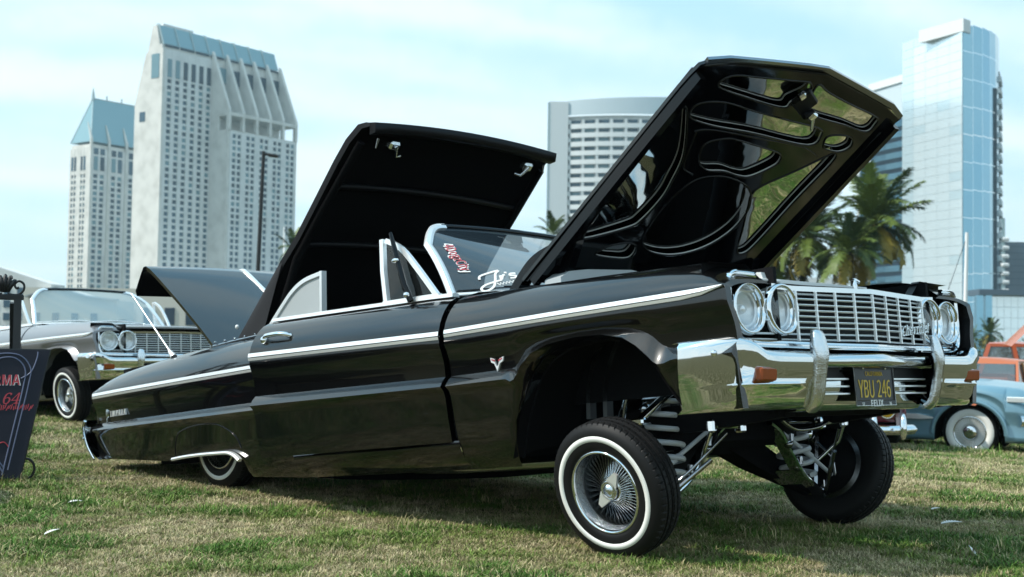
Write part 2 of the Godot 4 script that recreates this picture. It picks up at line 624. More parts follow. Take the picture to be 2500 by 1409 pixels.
func wheel_meshes() -> Dictionary:
	var d := {}
	var t := MB.new()
	var prof := v2([[0.168, 0.066], [0.176, 0.074], [0.190, 0.078], [0.206, 0.0795], [0.240, 0.0795], [0.256, 0.076], [0.268, 0.070], [0.2765, 0.063]])
	t.lathe(prof, Transform3D(), 72)
	var back := PackedVector2Array()
	for i in range(prof.size() - 1, -1, -1):
		back.append(Vector2(prof[i].x, -prof[i].y))
	t.lathe(back, Transform3D(), 72)
	# tread: ribs, with notched shoulders
	var rows := []
	for q in [[0.2765, 0.063, 0], [0.284, 0.057, 1], [0.287, 0.045, 1], [0.2875, 0.036, 0], [0.281, 0.034, 0], [0.281, 0.029, 0], [0.2885, 0.027, 0], [0.289, 0.010, 2], [0.283, 0.008, 0], [0.283, 0.003, 0], [0.289, 0.001, 0], [0.289, -0.001, 0], [0.283, -0.003, 0], [0.283, -0.008, 0], [0.289, -0.010, 2], [0.2885, -0.027, 0], [0.281, -0.029, 0], [0.281, -0.034, 0], [0.2875, -0.036, 0], [0.287, -0.045, 1], [0.284, -0.057, 1], [0.2765, -0.063, 0]]:
		var row := PackedVector3Array()
		for k in 360:
			var a := TAU * k / 360.0
			var r: float = q[0]
			if q[2] > 0 and k % 6 == (0 if q[2] == 1 else 3):
				r -= 0.004
			row.append(Vector3(r * cos(a), r * sin(a), q[1]))
		rows.append(row)
	t.grid(rows, false, false, true)
	d.tyre = t.mesh()
	var ww := MB.new()
	ww.lathe(v2([[0.2125, 0.0790], [0.2135, 0.0815], [0.2355, 0.0812], [0.2365, 0.0785]]), Transform3D(), 96)
	d.whitewall = ww.mesh()
	var rim := MB.new()
	rim.lathe(v2([[0.174, 0.070], [0.171, 0.076], [0.166, 0.077], [0.162, 0.073], [0.160, 0.062]]), Transform3D(), 96)
	d.rim = rim.mesh()
	var well := MB.new()
	well.lathe(v2([[0.152, 0.026], [0.149, 0.020], [0.149, -0.03], [0.140, -0.045], [0.135, -0.06]]), Transform3D(), 96)
	well.lathe(v2([[0.150, -0.078], [0.174, -0.07]]), Transform3D(), 96)
	d.well = well.mesh()
	var dish := MB.new()
	dish.lathe(v2([[0.160, 0.062], [0.155, 0.050], [0.153, 0.034], [0.152, 0.026]]), Transform3D(), 96)
	d.dish = dish.mesh()
	var hub := MB.new()
	hub.lathe(v2([[0.060, -0.02], [0.058, 0.0], [0.052, 0.012], [0.052, 0.03], [0.045, 0.034]]), Transform3D(), 40)
	hub.lathe(v2([[0.042, 0.034], [0.042, 0.044], [0.038, 0.048], [0.034, 0.048], [0.033, 0.047], [0.024, 0.047], [0.023, 0.052], [0.0, 0.054]]), Transform3D(), 40)
	d.hub = hub.mesh()
	var ear := MB.new()
	for sg in [1.0, -1.0]:
		ear.prism(v2([[sg * 0.030, 0.030], [sg * 0.060, 0.022], [sg * 0.086, 0.014], [sg * 0.088, -0.006], [sg * 0.062, -0.016], [sg * 0.030, -0.026]]), Transform3D(Basis(Vector3.BACK, 0.95), Vector3(0, 0, 0.036)), 0.012)
	d.ear = ear.mesh()
	var sp := MB.new()
	sp.tube(PackedVector3Array([Vector3(0.050, 0, 0.028), Vector3(0.118, 0.010, -0.012), Vector3(0.132, 0.012, -0.020), Vector3(0.150, 0.014, -0.028)]), [0.0016, 0.0017, 0.0026, 0.0026], 6)
	d.spoke = sp.mesh()
	var sp2 := MB.new()
	sp2.tube(PackedVector3Array([Vector3(0.054, 0, 0.005), Vector3(0.12, -0.016, -0.028), Vector3(0.146, -0.02, -0.042)]), [0.0015, 0.0016, 0.0026], 6)
	d.spoke_b = sp2.mesh()
	var drum := MB.new()
	drum.lathe(v2([[0.0, -0.05], [0.125, -0.05], [0.147, -0.055], [0.147, -0.072], [0.13, -0.078], [0.12, -0.105], [0.0, -0.105]]), Transform3D(), 40)
	d.drum = drum.mesh()
	return d

var wm := {}

func wheel(root: Node3D, xf: Transform3D, full := true) -> Node3D:
	if wm.is_empty():
		wm = wheel_meshes()
	var w := Node3D.new()
	w.name = numbered(root, "wheel")
	root.add_child(w, true)
	w.transform = xf
	part("tyre", wm.tyre, M.rubber, w)
	part("whitewall", wm.whitewall, M.whitewall, w)
	part("rim", wm.rim, M.chrome, w)
	part("rim_barrel", wm.dish, M.engraved_barrel, w)
	part("rim_well", wm.well, M.well_chrome, w)
	part("hub", wm.hub, M.engraved_chrome, w)
	part("spinner", wm.ear, M.bright_trim, w)
	part("brake_drum", wm.drum, M.undercoat, w)
	var n := 44
	if full:
		for k in n:
			part("spoke", wm.spoke, M.chrome, w, Transform3D(Basis(Vector3.BACK, TAU * k / n)))
			part("spoke", wm.spoke_b, M.chrome, w, Transform3D(Basis(Vector3.BACK, TAU * (k + 0.5) / n)))
	else:
		var all := SurfaceTool.new()
		for k in n:
			all.append_from(wm.spoke, 0, Transform3D(Basis(Vector3.BACK, TAU * k / n)))
			all.append_from(wm.spoke_b, 0, Transform3D(Basis(Vector3.BACK, TAU * (k + 0.5) / n)))
		part("spokes", all.commit(), M.chrome, w)
	return w

func face_x(y: float) -> float:
	return 0.835 - 0.1 * absf(y)

func on_face(list: Array, dx := 0.0) -> PackedVector3Array:
	var o := PackedVector3Array()
	for q in list:
		o.append(B(face_x(q[0]) + dx, q[0], q[1]))
	return o

func text_part(words: String, size: float, depth: float, m: Material, parent: Node, xf: Transform3D, called := "lettering", bold := false, face := "Droid Sans") -> MeshInstance3D:
	var f := SystemFont.new()
	f.font_names = PackedStringArray([face])
	if bold:
		f.font_weight = 700
	var t := TextMesh.new()
	t.font = f
	t.text = words
	t.font_size = 64
	t.pixel_size = size / 64.0
	t.depth = depth
	t.curve_step = 2.0
	return part(called, t, m, parent, xf)

func lowrider(root: Node3D, bt: Transform3D, paint: Material, show: Dictionary) -> void:
	var open_up: bool = show.get("open", false)
	for s in [1.0, -1.0]:
		# front fender
		var xs := [-0.742, -0.6, -0.5, -0.42, -0.404, -0.38, -0.35, -0.325, -0.30, -0.278, -0.255, -0.225, -0.19, -0.14, -0.09, -0.02, 0.06, 0.13, 0.20, 0.26, 0.31, 0.345, 0.375, 0.405, 0.43, 0.45, 0.47, 0.50, 0.53, 0.555, 0.579, 0.60, 0.64, 0.68, 0.71, 0.735, 0.76, 0.78, 0.80]
		xs.reverse()
		var fender := part("front_fender", side_panel(xs, arch_bottom, s, nose_warp), paint, root, bt)
		var lip := MB.new()
		var lp := PackedVector3Array()
		for x in xs:
			if x > -0.41 and x < 0.585:
				lp.append(B(x, s * (half_width(x) - 0.125), arch_bottom(x).x + 0.002))
		lip.tube(lp, 0.006, 6)
		# wheel house behind the opening
		var wa := []
		for off in [[0.93, 0.0], [0.80, 0.03], [0.62, 0.05], [0.54, 0.02]]:
			var row := PackedVector3Array()
			for q in lp:
				row.append(B(q.x, s * off[0], q.y + off[1]))
			wa.append(row)
		lip.grid(wa)
		part("wheel_house", lip, M.undercoat, fender, Transform3D())
		part("belt_moulding", moulding(-0.735, 0.79, 0.764, 0.800, s, true), M.bright_trim, fender)
		# inside of the nose: the visor round the lamps
		var vis := MB.new()
		var vr := []
		for dx in [0.0, -0.05, -0.12]:
			var row := PackedVector3Array()
			for i in range(8, ZREF.size()):
				var q := nose_warp(side_column(0.80, 0.34, 0.0, s)[i])
				row.append(q + Vector3(dx, 0, -s * (0.012 if dx < 0 else 0.0)))
			vr.append(row)
		vis.grid(vr, true, s > 0)
		part("fender_return", vis, M.black_satin, fender)
		# quarter panel
		var qx := [-2.06, -2.2, -2.4, -2.5, -2.56, -2.575, -2.7, -2.85, -3.0, -3.15, -3.34, -3.36, -3.5, -3.7, -3.9, -4.1, -4.22, -4.30, -4.36, -4.40, -4.42]
		var qb := func(x: float) -> Vector2: return Vector2(lut([-4.42, -3.36, -3.345, -2.7, -2.62, -2.575, -2.565, -2.06], [0.365, 0.305, 0.325, 0.326, 0.322, 0.285, 0.19, 0.17], x), 0.0)
		var quarter := part("quarter_panel", side_panel(qx, qb, s), paint, root, bt)
		part("belt_moulding", moulding(-4.41, -2.066, 0.752, 0.790, s), M.bright_trim, quarter)
		# skirt strip, skirt seam
		var sk := MB.new()
		var skp := PackedVector3Array()
		for q in [[-3.345, 0.318], [-3.2, 0.326], [-3.0, 0.331], [-2.8, 0.331], [-2.69, 0.328], [-2.62, 0.310], [-2.572, 0.283]]:
			skp.append(B(q[0], s * (half_width(q[0]) - 0.034), q[1]))
		sk.sweep(smooth_path(skp, 4), v2([[-0.016, -0.010], [0.012, -0.012], [0.020, 0.0], [0.012, 0.012], [-0.016, 0.014]]), 0.75, Vector3.UP, false, false)
		part("skirt_strip", sk, M.bright_trim, quarter)
		var seam := MB.new()
		var sp := PackedVector3Array()
		for q in [[-3.34, 0.33], [-3.31, 0.41], [-3.25, 0.468], [-3.1, 0.496], [-2.94, 0.504], [-2.80, 0.494], [-2.68, 0.458], [-2.60, 0.41], [-2.565, 0.35]]:
			sp.append(B(q[0], s * (half_width(q[0]) + lut(ZREF, DYREF, q[1]) + 0.001), q[1]))
		seam.tube(smooth_path(sp, 5), 0.0035, 6)
		part("skirt_seam", seam, M.black_gloss, quarter)
		# tail lamp end cap
		var cap := MB.new()
		var cc := side_column(-4.42, 0.365, 0.0, s)
		var cr := []
		for k in 5:
			var row := PackedVector3Array()
			for q in cc:
				row.append(Vector3(-4.42 - 0.02 * sin(k * PI / 4.0), q.y, lerpf(q.z, s * 0.6, k / 4.0)))
			cr.append(row)
		cap.grid(cr, true, s < 0)
		part("tail_panel", cap, paint, quarter)
		var tl := MB.new()
		for k in 3:
			tl.lathe(v2([[0.0, 0.035], [0.03, 0.03], [0.045, 0.02], [0.052, 0.0]]), Transform3D(Basis(Vector3.UP, -PI / 2), B(-4.435, s * (0.80 - k * 0.15), 0.66)), 20)
		part("tail_lamp", tl, M.tail_red, quarter)
		# rocker
		var rk := MB.new()
		var rr := []
		for x in [-0.74, -1.2, -1.6, -2.07]:
			var row := PackedVector3Array()
			for q in [[-0.20, 0.30], [-0.055, 0.30], [-0.06, 0.27], [-0.085, 0.22], [-0.13, 0.17], [-0.35, 0.165]]:
				row.append(B(x, s * (half_width(x) + q[0]), q[1]))
			rr.append(row)
		rk.grid(rr, true, s < 0)
		part("rocker_panel", rk, paint, root, bt)
		# door
		var hinge := B(-0.748, s * 0.996, 0.0)
		var turn: float = show.get("door", 0.0) if s > 0 else 0.0
		var dxf := bt * Transform3D(Basis(), hinge) * Transform3D(Basis(Vector3.UP, turn), Vector3.ZERO) * Transform3D(Basis(), -hinge)
		var dx := []
		for k in 13:
			dx.append(lerpf(-0.774, -2.062, k / 12.0))
		var drift: float = show.get("drift", 0.0) if s > 0 else 0.0
		var dw := func(q: Vector3) -> Vector3:
			var t := clampf((-0.756 - q.x) / 1.306, 0.0, 1.0)
			q.y += drift * t * clampf((q.y - 0.5) / 0.25, -0.6, 1.0)
			return q
		var door := part("door", side_panel(dx, func(_x: float) -> Vector2: return Vector2(0.295, 0.0), s, dw), paint, root, dxf)
		part("belt_moulding", moulding(-2.064, -0.772, 0.757, 0.797, s, false, drift), M.bright_trim, door)
		var inner := MB.new()
		inner.box(B(-1.40, s * 0.865, 0.60), Vector3(1.28, 0.60, 0.10), Basis(), 0.02)
		part("inner_panel", inner, M.black_satin, door)
		var cap2 := MB.new()
		var cp := PackedVector3Array()
		for k in 9:
			var x := lerpf(-0.80, -2.04, k / 8.0)
			cp.append(B(x, s * (half_width(x) - 0.165), shoulder(x) + 0.006 + drift * k / 8.0))
		cap2.sweep(cp, v2([[-0.026, -0.008], [0.026, -0.008], [0.024, 0.008], [0.0, 0.014], [-0.024, 0.008]]), 1.0, Vector3.UP, false, false)
		part("belt_trim", cap2, M.bright_trim, door)
		# handle
		var hd := MB.new()
		var hx := -1.89
		var hy := half_width(hx) - 0.035
		var hz := 0.868 + drift
		hd.sweep(smooth_path(vv([[hx - 0.075, s * (hy + 0.012), hz - 0.012], [hx - 0.05, s * (hy + 0.036), hz + 0.004], [hx + 0.03, s * (hy + 0.042), hz + 0.008], [hx + 0.085, s * (hy + 0.036), hz + 0.004], [hx + 0.11, s * (hy + 0.008), hz - 0.004]]), 5), v2([[-0.007, -0.010], [0.007, -0.010], [0.009, 0.0], [0.006, 0.010], [-0.006, 0.010]]), 1.0, Vector3.UP, false, true)
		hd.ball(B(hx - 0.07, s * (hy + 0.022), hz - 0.012), Vector3(0.022, 0.022, 0.020), 14, 8)
		hd.box(B(hx - 0.07, s * (hy + 0.008), hz - 0.03), Vector3(0.024, 0.03, 0.016), Basis(), 0.006)
		hd.box(B(hx + 0.10, s * (hy + 0.006), hz - 0.004), Vector3(0.04, 0.018, 0.016), Basis(), 0.006)
		part("handle", hd, M.chrome, door)
		# vent window on the door
		var vw := MB.new()
		var y1: float = s * 0.838
		var tri_pts := smooth_path(vv([[-0.905, y1, 0.985], [-1.02, y1, 1.13], [-1.13, y1 - s * 0.01, 1.245], [-1.235, y1 - s * 0.02, 1.30]]), 4)
		vw.sweep(tri_pts, v2([[-0.012, -0.012], [0.012, -0.012], [0.012, 0.012], [-0.012, 0.012]]), 1.0, Vector3.UP, false, false)
		vw.sweep(vv([[-1.262, y1 - s * 0.02, 1.31], [-1.255, y1 - s * 0.01, 1.15], [-1.232, y1, 0.985]]), v2([[-0.012, -0.013], [0.012, -0.013], [0.012, 0.013], [-0.012, 0.013]]), 1.0, Vector3.BACK, false, false)
		vw.sweep(vv([[-0.89, y1, 0.985], [-1.25, y1, 0.988]]), v2([[-0.014, -0.014], [0.014, -0.014], [0.014, 0.012], [-0.014, 0.012]]), 1.0, Vector3.UP, false, false)
		part("vent_window", vw, M.bright_trim, door)
		var vg := MB.new()
		var loop := PackedVector3Array([B(-1.232, y1, 0.995)])
		loop.append_array(tri_pts)
		vg.fan(loop)
		part("vent_pane", vg, M.window_glass, door)
		if s > 0 and open_up:
			var sl := MB.new()
			sl.tube(vv([[-1.045, 0.875, 0.975], [-1.075, 0.885, 1.06], [-1.12, 0.875, 1.19], [-1.165, 0.865, 1.325]]), [0.016, 0.016, 0.015, 0.009], 10)
			part("mirror_arm", sl, M.black_gloss, door)
			var kn := MB.new()
			kn.ball(B(-1.055, 0.892, 1.005), Vector3(0.016, 0.016, 0.016), 12, 8)
			kn.ball(B(-1.118, 0.892, 1.18), Vector3(0.022, 0.012, 0.012), 12, 8)
			part("mirror_knob", kn, M.chrome, door)
		# quarter window
		if open_up:
			var qw := MB.new()
			var yq: float = s * 0.825
			var qp := smooth_path(vv([[-2.415, yq, 1.02], [-2.30, yq, 1.105], [-2.19, yq, 1.178], [-2.07, yq, 1.222], [-1.905, yq, 1.24]]), 5)
			qw.sweep(qp, v2([[-0.010, -0.011], [0.010, -0.011], [0.010, 0.011], [-0.010, 0.011]]), 1.0, Vector3.UP, false, false)
			qw.sweep(vv([[-1.905, yq, 1.25], [-1.918, yq, 0.985]]), v2([[-0.010, -0.016], [0.010, -0.016], [0.010, 0.016], [-0.010, 0.016]]), 1.0, Vector3.BACK, false, false)
			qw.sweep(vv([[-2.45, yq, 1.008], [-1.90, yq, 1.006]]), v2([[-0.016, -0.012], [0.016, -0.012], [0.016, 0.012], [-0.016, 0.012]]), 1.0, Vector3.UP, false, false)
			var qwin := part("quarter_window", qw, M.bright_trim, root, bt)
			var qg := MB.new()
			var ql := PackedVector3Array([B(-1.918, yq, 1.0)])
			ql.append_array(qp)
			qg.fan(ql)
			part("pane", qg, M.pale_glass, qwin)
	front_end(root, bt, paint, open_up)
	windshield(root, bt, open_up)
	body_core(root, bt, paint, open_up)
	front_bumper(root, bt)

func front_end(root: Node3D, bt: Transform3D, paint: Material, open_up: bool) -> void:
	# surround
	var sur := MB.new()
	var path := smooth_path(on_face([[0.715, 0.850], [0.78, 0.853], [0.828, 0.852], [0.852, 0.836], [0.860, 0.79], [0.857, 0.70], [0.850, 0.645], [0.832, 0.608], [0.79, 0.590], [0.70, 0.585], [0.48, 0.581], [0.24, 0.577], [0.0, 0.575]], 0.008), 4)
	var full := path.duplicate()
	for i in range(path.size() - 2, -1, -1):
		full.append(Vector3(path[i].x, path[i].y, -path[i].z))
	sur.sweep(full, v2([[-0.014, -0.012], [-0.013, 0.006], [-0.006, 0.012], [-0.001, 0.004], [0.003, 0.004], [0.007, 0.012], [0.013, 0.006], [0.014, -0.012]]), 1.0, Vector3.RIGHT, false, false, false)
	var gr := part("grille", sur, M.chrome, root, bt)
	# dark recess
	var bk := MB.new()
	var br := []
	for q in [[0.565, 0.0], [0.565, -0.06], [0.90, -0.06], [0.90, -0.02]]:
		var row := PackedVector3Array()
		for k in 19:
			var y := lerpf(-0.90, 0.90, k / 18.0)
			row.append(B(face_x(y) + q[1] - 0.02, y, q[0] if q[0] < 0.6 or absf(y) > 0.6 else 0.83))
		br.append(row)
	bk.grid(br)
	part("grille_recess", bk, M.black_satin, gr)
	for k in 9:
		var z := 0.788 - 0.0229 * k
		var bar := MB.new()
		var w := 0.485 if k > 0 and k < 7 else 0.845
		bar.sweep(on_face([[-w, z], [-w * 0.5, z], [0.0, z], [w * 0.5, z], [w, z]], 0.004 if w < 0.6 else -0.012), v2([[-0.004, -0.007], [-0.0035, 0.003], [0.0, 0.006], [0.0035, 0.003], [0.004, -0.007]]), 1.0, Vector3.RIGHT, false, false)
		part("grille_bar", bar, M.bright_trim, gr)
	for k in 9:
		var y := 0.485 - 0.12125 * k
		var bar := MB.new()
		bar.sweep(on_face([[y, 0.797], [y, 0.70], [y, 0.598]], 0.009), v2([[-0.0045, -0.006], [-0.003, 0.003], [0.0, 0.006], [0.003, 0.003], [0.0045, -0.006]]), 1.0, Vector3.RIGHT, false, false)
		part("grille_upright", bar, M.bright_trim, gr)
	var head := MB.new()
	head.sweep(on_face([[-0.62, 0.812], [-0.50, 0.806], [-0.25, 0.808], [0.0, 0.810], [0.25, 0.808], [0.50, 0.806], [0.62, 0.812]], 0.0), v2([[-0.010, -0.014], [-0.010, 0.006], [0.010, 0.008], [0.012, -0.014]]), 1.0, Vector3.RIGHT, false, false)
	part("grille_header", head, M.chrome, gr)
	# script on the grille
	if open_up:
		var xf := Transform3D(Basis(Vector3(0, 0, -1), Vector3(0, 1, 0), Vector3(1, 0, 0)), B(face_x(-0.39) + 0.016, -0.385, 0.665))
		xf = xf * Transform3D(Basis(Vector3(1, 0.10, -0.1), Vector3(0.35, 1, 0), Vector3.BACK), Vector3.ZERO)
		text_part("Chevrolet", 0.062, 0.006, M.chrome, gr, xf, "script", false, "Droid Serif")
	# lamps
	for s in [1.0, -1.0]:
		for y in [0.757, 0.566]:
			var c := B(face_x(y) - 0.012, s * y, 0.7215 if s > 0 else 0.7125)
			var xf := Transform3D(Basis(Vector3.UP, PI / 2), c)
			var bz := MB.new()
			bz.lathe(v2([[0.083, 0.008], [0.086, 0.022], [0.092, 0.030], [0.099, 0.028], [0.104, 0.016], [0.103, -0.02], [0.098, -0.07]]), xf, 48)
			bz.lathe(v2([[0.076, -0.01], [0.080, 0.004], [0.083, 0.008]]), xf, 48)
			var lamp := part("headlight", bz, M.chrome, root, bt)
			var rf := MB.new()
			rf.lathe(v2([[0.076, -0.012], [0.060, -0.026], [0.040, -0.040], [0.018, -0.047], [0.0, -0.048]]), xf, 40)
			part("reflector", rf, M.reflector, lamp)
			var bulb := MB.new()
			bulb.lathe(v2([[0.020, -0.046], [0.019, -0.014], [0.014, -0.004], [0.0, -0.001]]), xf, 24)
			part("bulb_shield", bulb, M.bright_trim, lamp)
			var ring := MB.new()
			ring.lathe(v2([[0.062, -0.002], [0.066, 0.003], [0.072, 0.000], [0.078, -0.008]]), xf, 40)
			part("lens_rim", ring, M.reflector, lamp)
			var ln := MB.new()
			ln.lathe(v2([[0.077, -0.006], [0.060, 0.003], [0.035, 0.010], [0.0, 0.013]]), xf, 40)
			part("lens", ln, M.lens_glass, lamp)

func bumper_row(y: float) -> PackedVector3Array:
	# section of the front bumper at a distance from its middle, top edge first
	var a := absf(y)
	var fx := lut([0.0, 0.3, 0.55, 0.75, 0.86, 0.93, 0.97, 0.993, 1.0], [0.885, 0.868, 0.862, 0.86, 0.845, 0.80, 0.735, 0.655, 0.60], a)
	var top := lut([0.0, 0.74, 0.79, 0.84, 0.90, 1.0], [0.552, 0.552, 0.560, 0.588, 0.604, 0.598], a)
	var lean := lut([0.0, 0.86, 1.0], [0.0, 0.0, 1.0], a)
	var o := PackedVector3Array()
	for q in [[-0.10, 0.0], [-0.040, 0.004], [-0.014, -0.002], [0.0, -0.014], [0.003, -0.030], [-0.002, -0.055], [-0.010, -0.095]]:
		o.append(B(fx + q[0] * (1.0 - 0.6 * lean), y * (1.0 - 0.02 * (1.0 if q[1] > -0.01 else 0.0) * lean), top + q[1]))
	# brow and rib at the height of the turn lamp
	var rib := 0.009 * (1.0 - smoothstep(0.90, 0.94, a)) * smoothstep(0.50, 0.54, a)
	for q in [[-0.023, 0.434], [-0.026 + rib, 0.430], [-0.026 + rib, 0.424], [-0.031, 0.414], [-0.042, 0.38], [-0.054, 0.352], [-0.072, 0.335], [-0.11, 0.333]]:
		o.append(B(fx + q[0] + 0.03 * lean * clampf((0.45 - q[1]) / 0.1, 0.0, 1.0), y * (1.0 - 0.035 * lean * clampf((0.5 - q[1]) / 0.15, 0.0, 1.0)), q[1]))
	return o

func front_bumper(root: Node3D, bt: Transform3D) -> void:
	var mb := MB.new()
	for s in [1.0, -1.0]:
		var rows := []
		for y in [0.455, 0.50, 0.58, 0.66, 0.72, 0.76, 0.79, 0.815, 0.84, 0.865, 0.89, 0.91, 0.93, 0.95, 0.965, 0.98, 0.99, 1.0]:
			rows.append(bumper_row(s * y))
		mb.grid(rows, true, s > 0)
		# inner return at the end
		var e: PackedVector3Array = rows[-1]
		var e2 := PackedVector3Array()
		for q in e:
			e2.append(Vector3(q.x - 0.03, q.y, q.z - s * 0.03))
		mb.grid([e, e2], false, s > 0)
	var rows := []
	for k in 13:
		var y := lerpf(-0.47, 0.47, k / 12.0)
		var f := 0.885 - 0.055 * minf(absf(y), 0.3) / 0.3
		var row := PackedVector3Array()
		for q in [[-0.12, 0.548], [-0.05, 0.554], [-0.02, 0.549], [-0.004, 0.534], [0.0, 0.518], [-0.006, 0.498], [-0.03, 0.492], [-0.09, 0.490]]:
			row.append(B(f + q[0], y, q[1]))
		rows.append(row)
	mb.grid(rows, true, false)
	rows = []
	for k in 13:
		var y := lerpf(-0.47, 0.47, k / 12.0)
		var row := PackedVector3Array()
		var dip := 0.018 * smoothstep(0.15, 0.20, absf(y))
		for q in [[0.76, 0.500 - dip], [0.774, 0.495 - dip], [0.770, 0.42], [0.760, 0.37], [0.754, 0.345], [0.74, 0.327], [0.70, 0.325]]:
			row.append(B(q[0] + 0.02 * (1.0 - absf(y) / 0.47), y, q[1]))
		rows.append(row)
	mb.grid(rows, true, false)
	var bump := part("front_bumper", mb, M.bumper_chrome, root, bt)
	var dark := MB.new()
	dark.box(B(0.775, 0.0, 0.485), Vector3(0.02, 0.07, 0.92))
	part("bumper_slot", dark, M.black_satin, bump)
	for k in 3:
		for s in [1.0, -1.0]:
			var rib := MB.new()
			var z := 0.449 - 0.030 * k
			rib.sweep(vv([[0.800 - 0.004, s * 0.165, z], [0.797, s * 0.30, z], [0.792, s * 0.455, z]]), v2([[-0.004, -0.006], [-0.003, 0.004], [0.003, 0.004], [0.004, -0.006]]), 1.0, Vector3.RIGHT, false, false)
			part("bumper_rib", rib, M.bright_trim, bump)
	for s in [1.0, -1.0]:
		# guard
		var gd := MB.new()
		var gp := smooth_path(vv([[0.845, s * 0.452, 0.632], [0.860, s * 0.454, 0.628], [0.868, s * 0.456, 0.605], [0.872, s * 0.459, 0.575], [0.878, s * 0.460, 0.53], [0.868, s * 0.460, 0.48], [0.858, s * 0.459, 0.44], [0.846, s * 0.456, 0.39], [0.828, s * 0.452, 0.345], [0.80, s * 0.448, 0.322]]), 4)
		var rad := []
		for i in gp.size():
			rad.append(lut([0.0, 0.10, 0.35, 0.50, 0.8, 1.0], [0.62, 0.72, 1.05, 0.82, 0.85, 0.85], float(i) / gp.size()))
		gd.sweep(gp, v2([[0.022, -0.037], [0.0, -0.038], [-0.008, -0.031], [-0.011, 0.0], [-0.008, 0.031], [0.0, 0.038], [0.022, 0.037]]), rad, Vector3.BACK, false, true)
		part("bumper_guard", gd, M.engraved_chrome, bump)
		# turn lamp
		var tl := MB.new()
		tl.box(B(0.838, s * 0.785, 0.464), Vector3(0.034, 0.050, 0.110), Basis(Vector3.UP, s * 0.07) * Basis(Vector3.BACK, -0.12), 0.006)
		part("turn_lamp", tl, M.amber, bump)
		var bolt := MB.new()
		bolt.ball(B(0.745, s * 0.968, 0.548), Vector3(0.012, 0.013, 0.012), 12, 8)
		part("bumper_bolt", bolt, M.chrome, bump)
	# number plate
	var xf := bt * Transform3D(Basis(Vector3(0, 0, -1), Vector3(0, 1, 0), Vector3(1, 0, 0)), B(0.812, 0.0, 0.418))
	var pl := MB.new()
	pl.box(Vector3.ZERO, Vector3(0.293, 0.148, 0.006), Basis(), 0.002)
	var plate := part("number_plate", pl, M.plate_black, root, xf)
	var fr := MB.new()
	for q in [[0, 0.076, 0.306, 0.012], [0, -0.070, 0.306, 0.024], [-0.149, 0.0, 0.008, 0.156], [0.149, 0.0, 0.008, 0.156]]:
		fr.box(Vector3(q[0], q[1], 0.004), Vector3(q[2], q[3], 0.006 if q[3] > 0.02 or q[1] > 0 else 0.007), Basis(), 0.002)
	part("plate_frame", fr, M.black_gloss, plate)
	var ed := MB.new()
	ed.tube(PackedVector3Array([Vector3(-0.1525, -0.08, 0.006), Vector3(-0.1525, 0.08, 0.006), Vector3(0.1525, 0.08, 0.006), Vector3(0.1525, -0.08, 0.006)]), 0.0018, 6, true)
	part("plate_edge", ed, M.bright_trim, plate)
	text_part("YBU 246", 0.100, 0.002, M.plate_yellow, plate, Transform3D(Basis().scaled(Vector3(0.66, 1.0, 1.0)), Vector3(0, -0.012, 0.004)), "plate_number")
	text_part("CALIFORNIA", 0.024, 0.0015, M.plate_yellow, plate, Transform3D(Basis(), Vector3(0, 0.051, 0.004)), "plate_state")
	text_part("FELIX", 0.037, 0.002, M.white_print, plate, Transform3D(Basis(), Vector3(0.0, -0.071, 0.008)), "plate_dealer", true)
	for k in [-1.0, 1.0]:
		text_part("12" if k < 0 else "36", 0.017, 0.002, M.white_print, plate, Transform3D(Basis(), Vector3(k * 0.105, -0.073, 0.008)), "plate_dealer", true)
	var sc := MB.new()
	for k in [-1.0, 1.0]:
		sc.ball(Vector3(k * 0.085, 0.074, 0.009), Vector3(0.007, 0.007, 0.004), 10, 6)
	part("plate_screw", sc, M.chrome, plate)

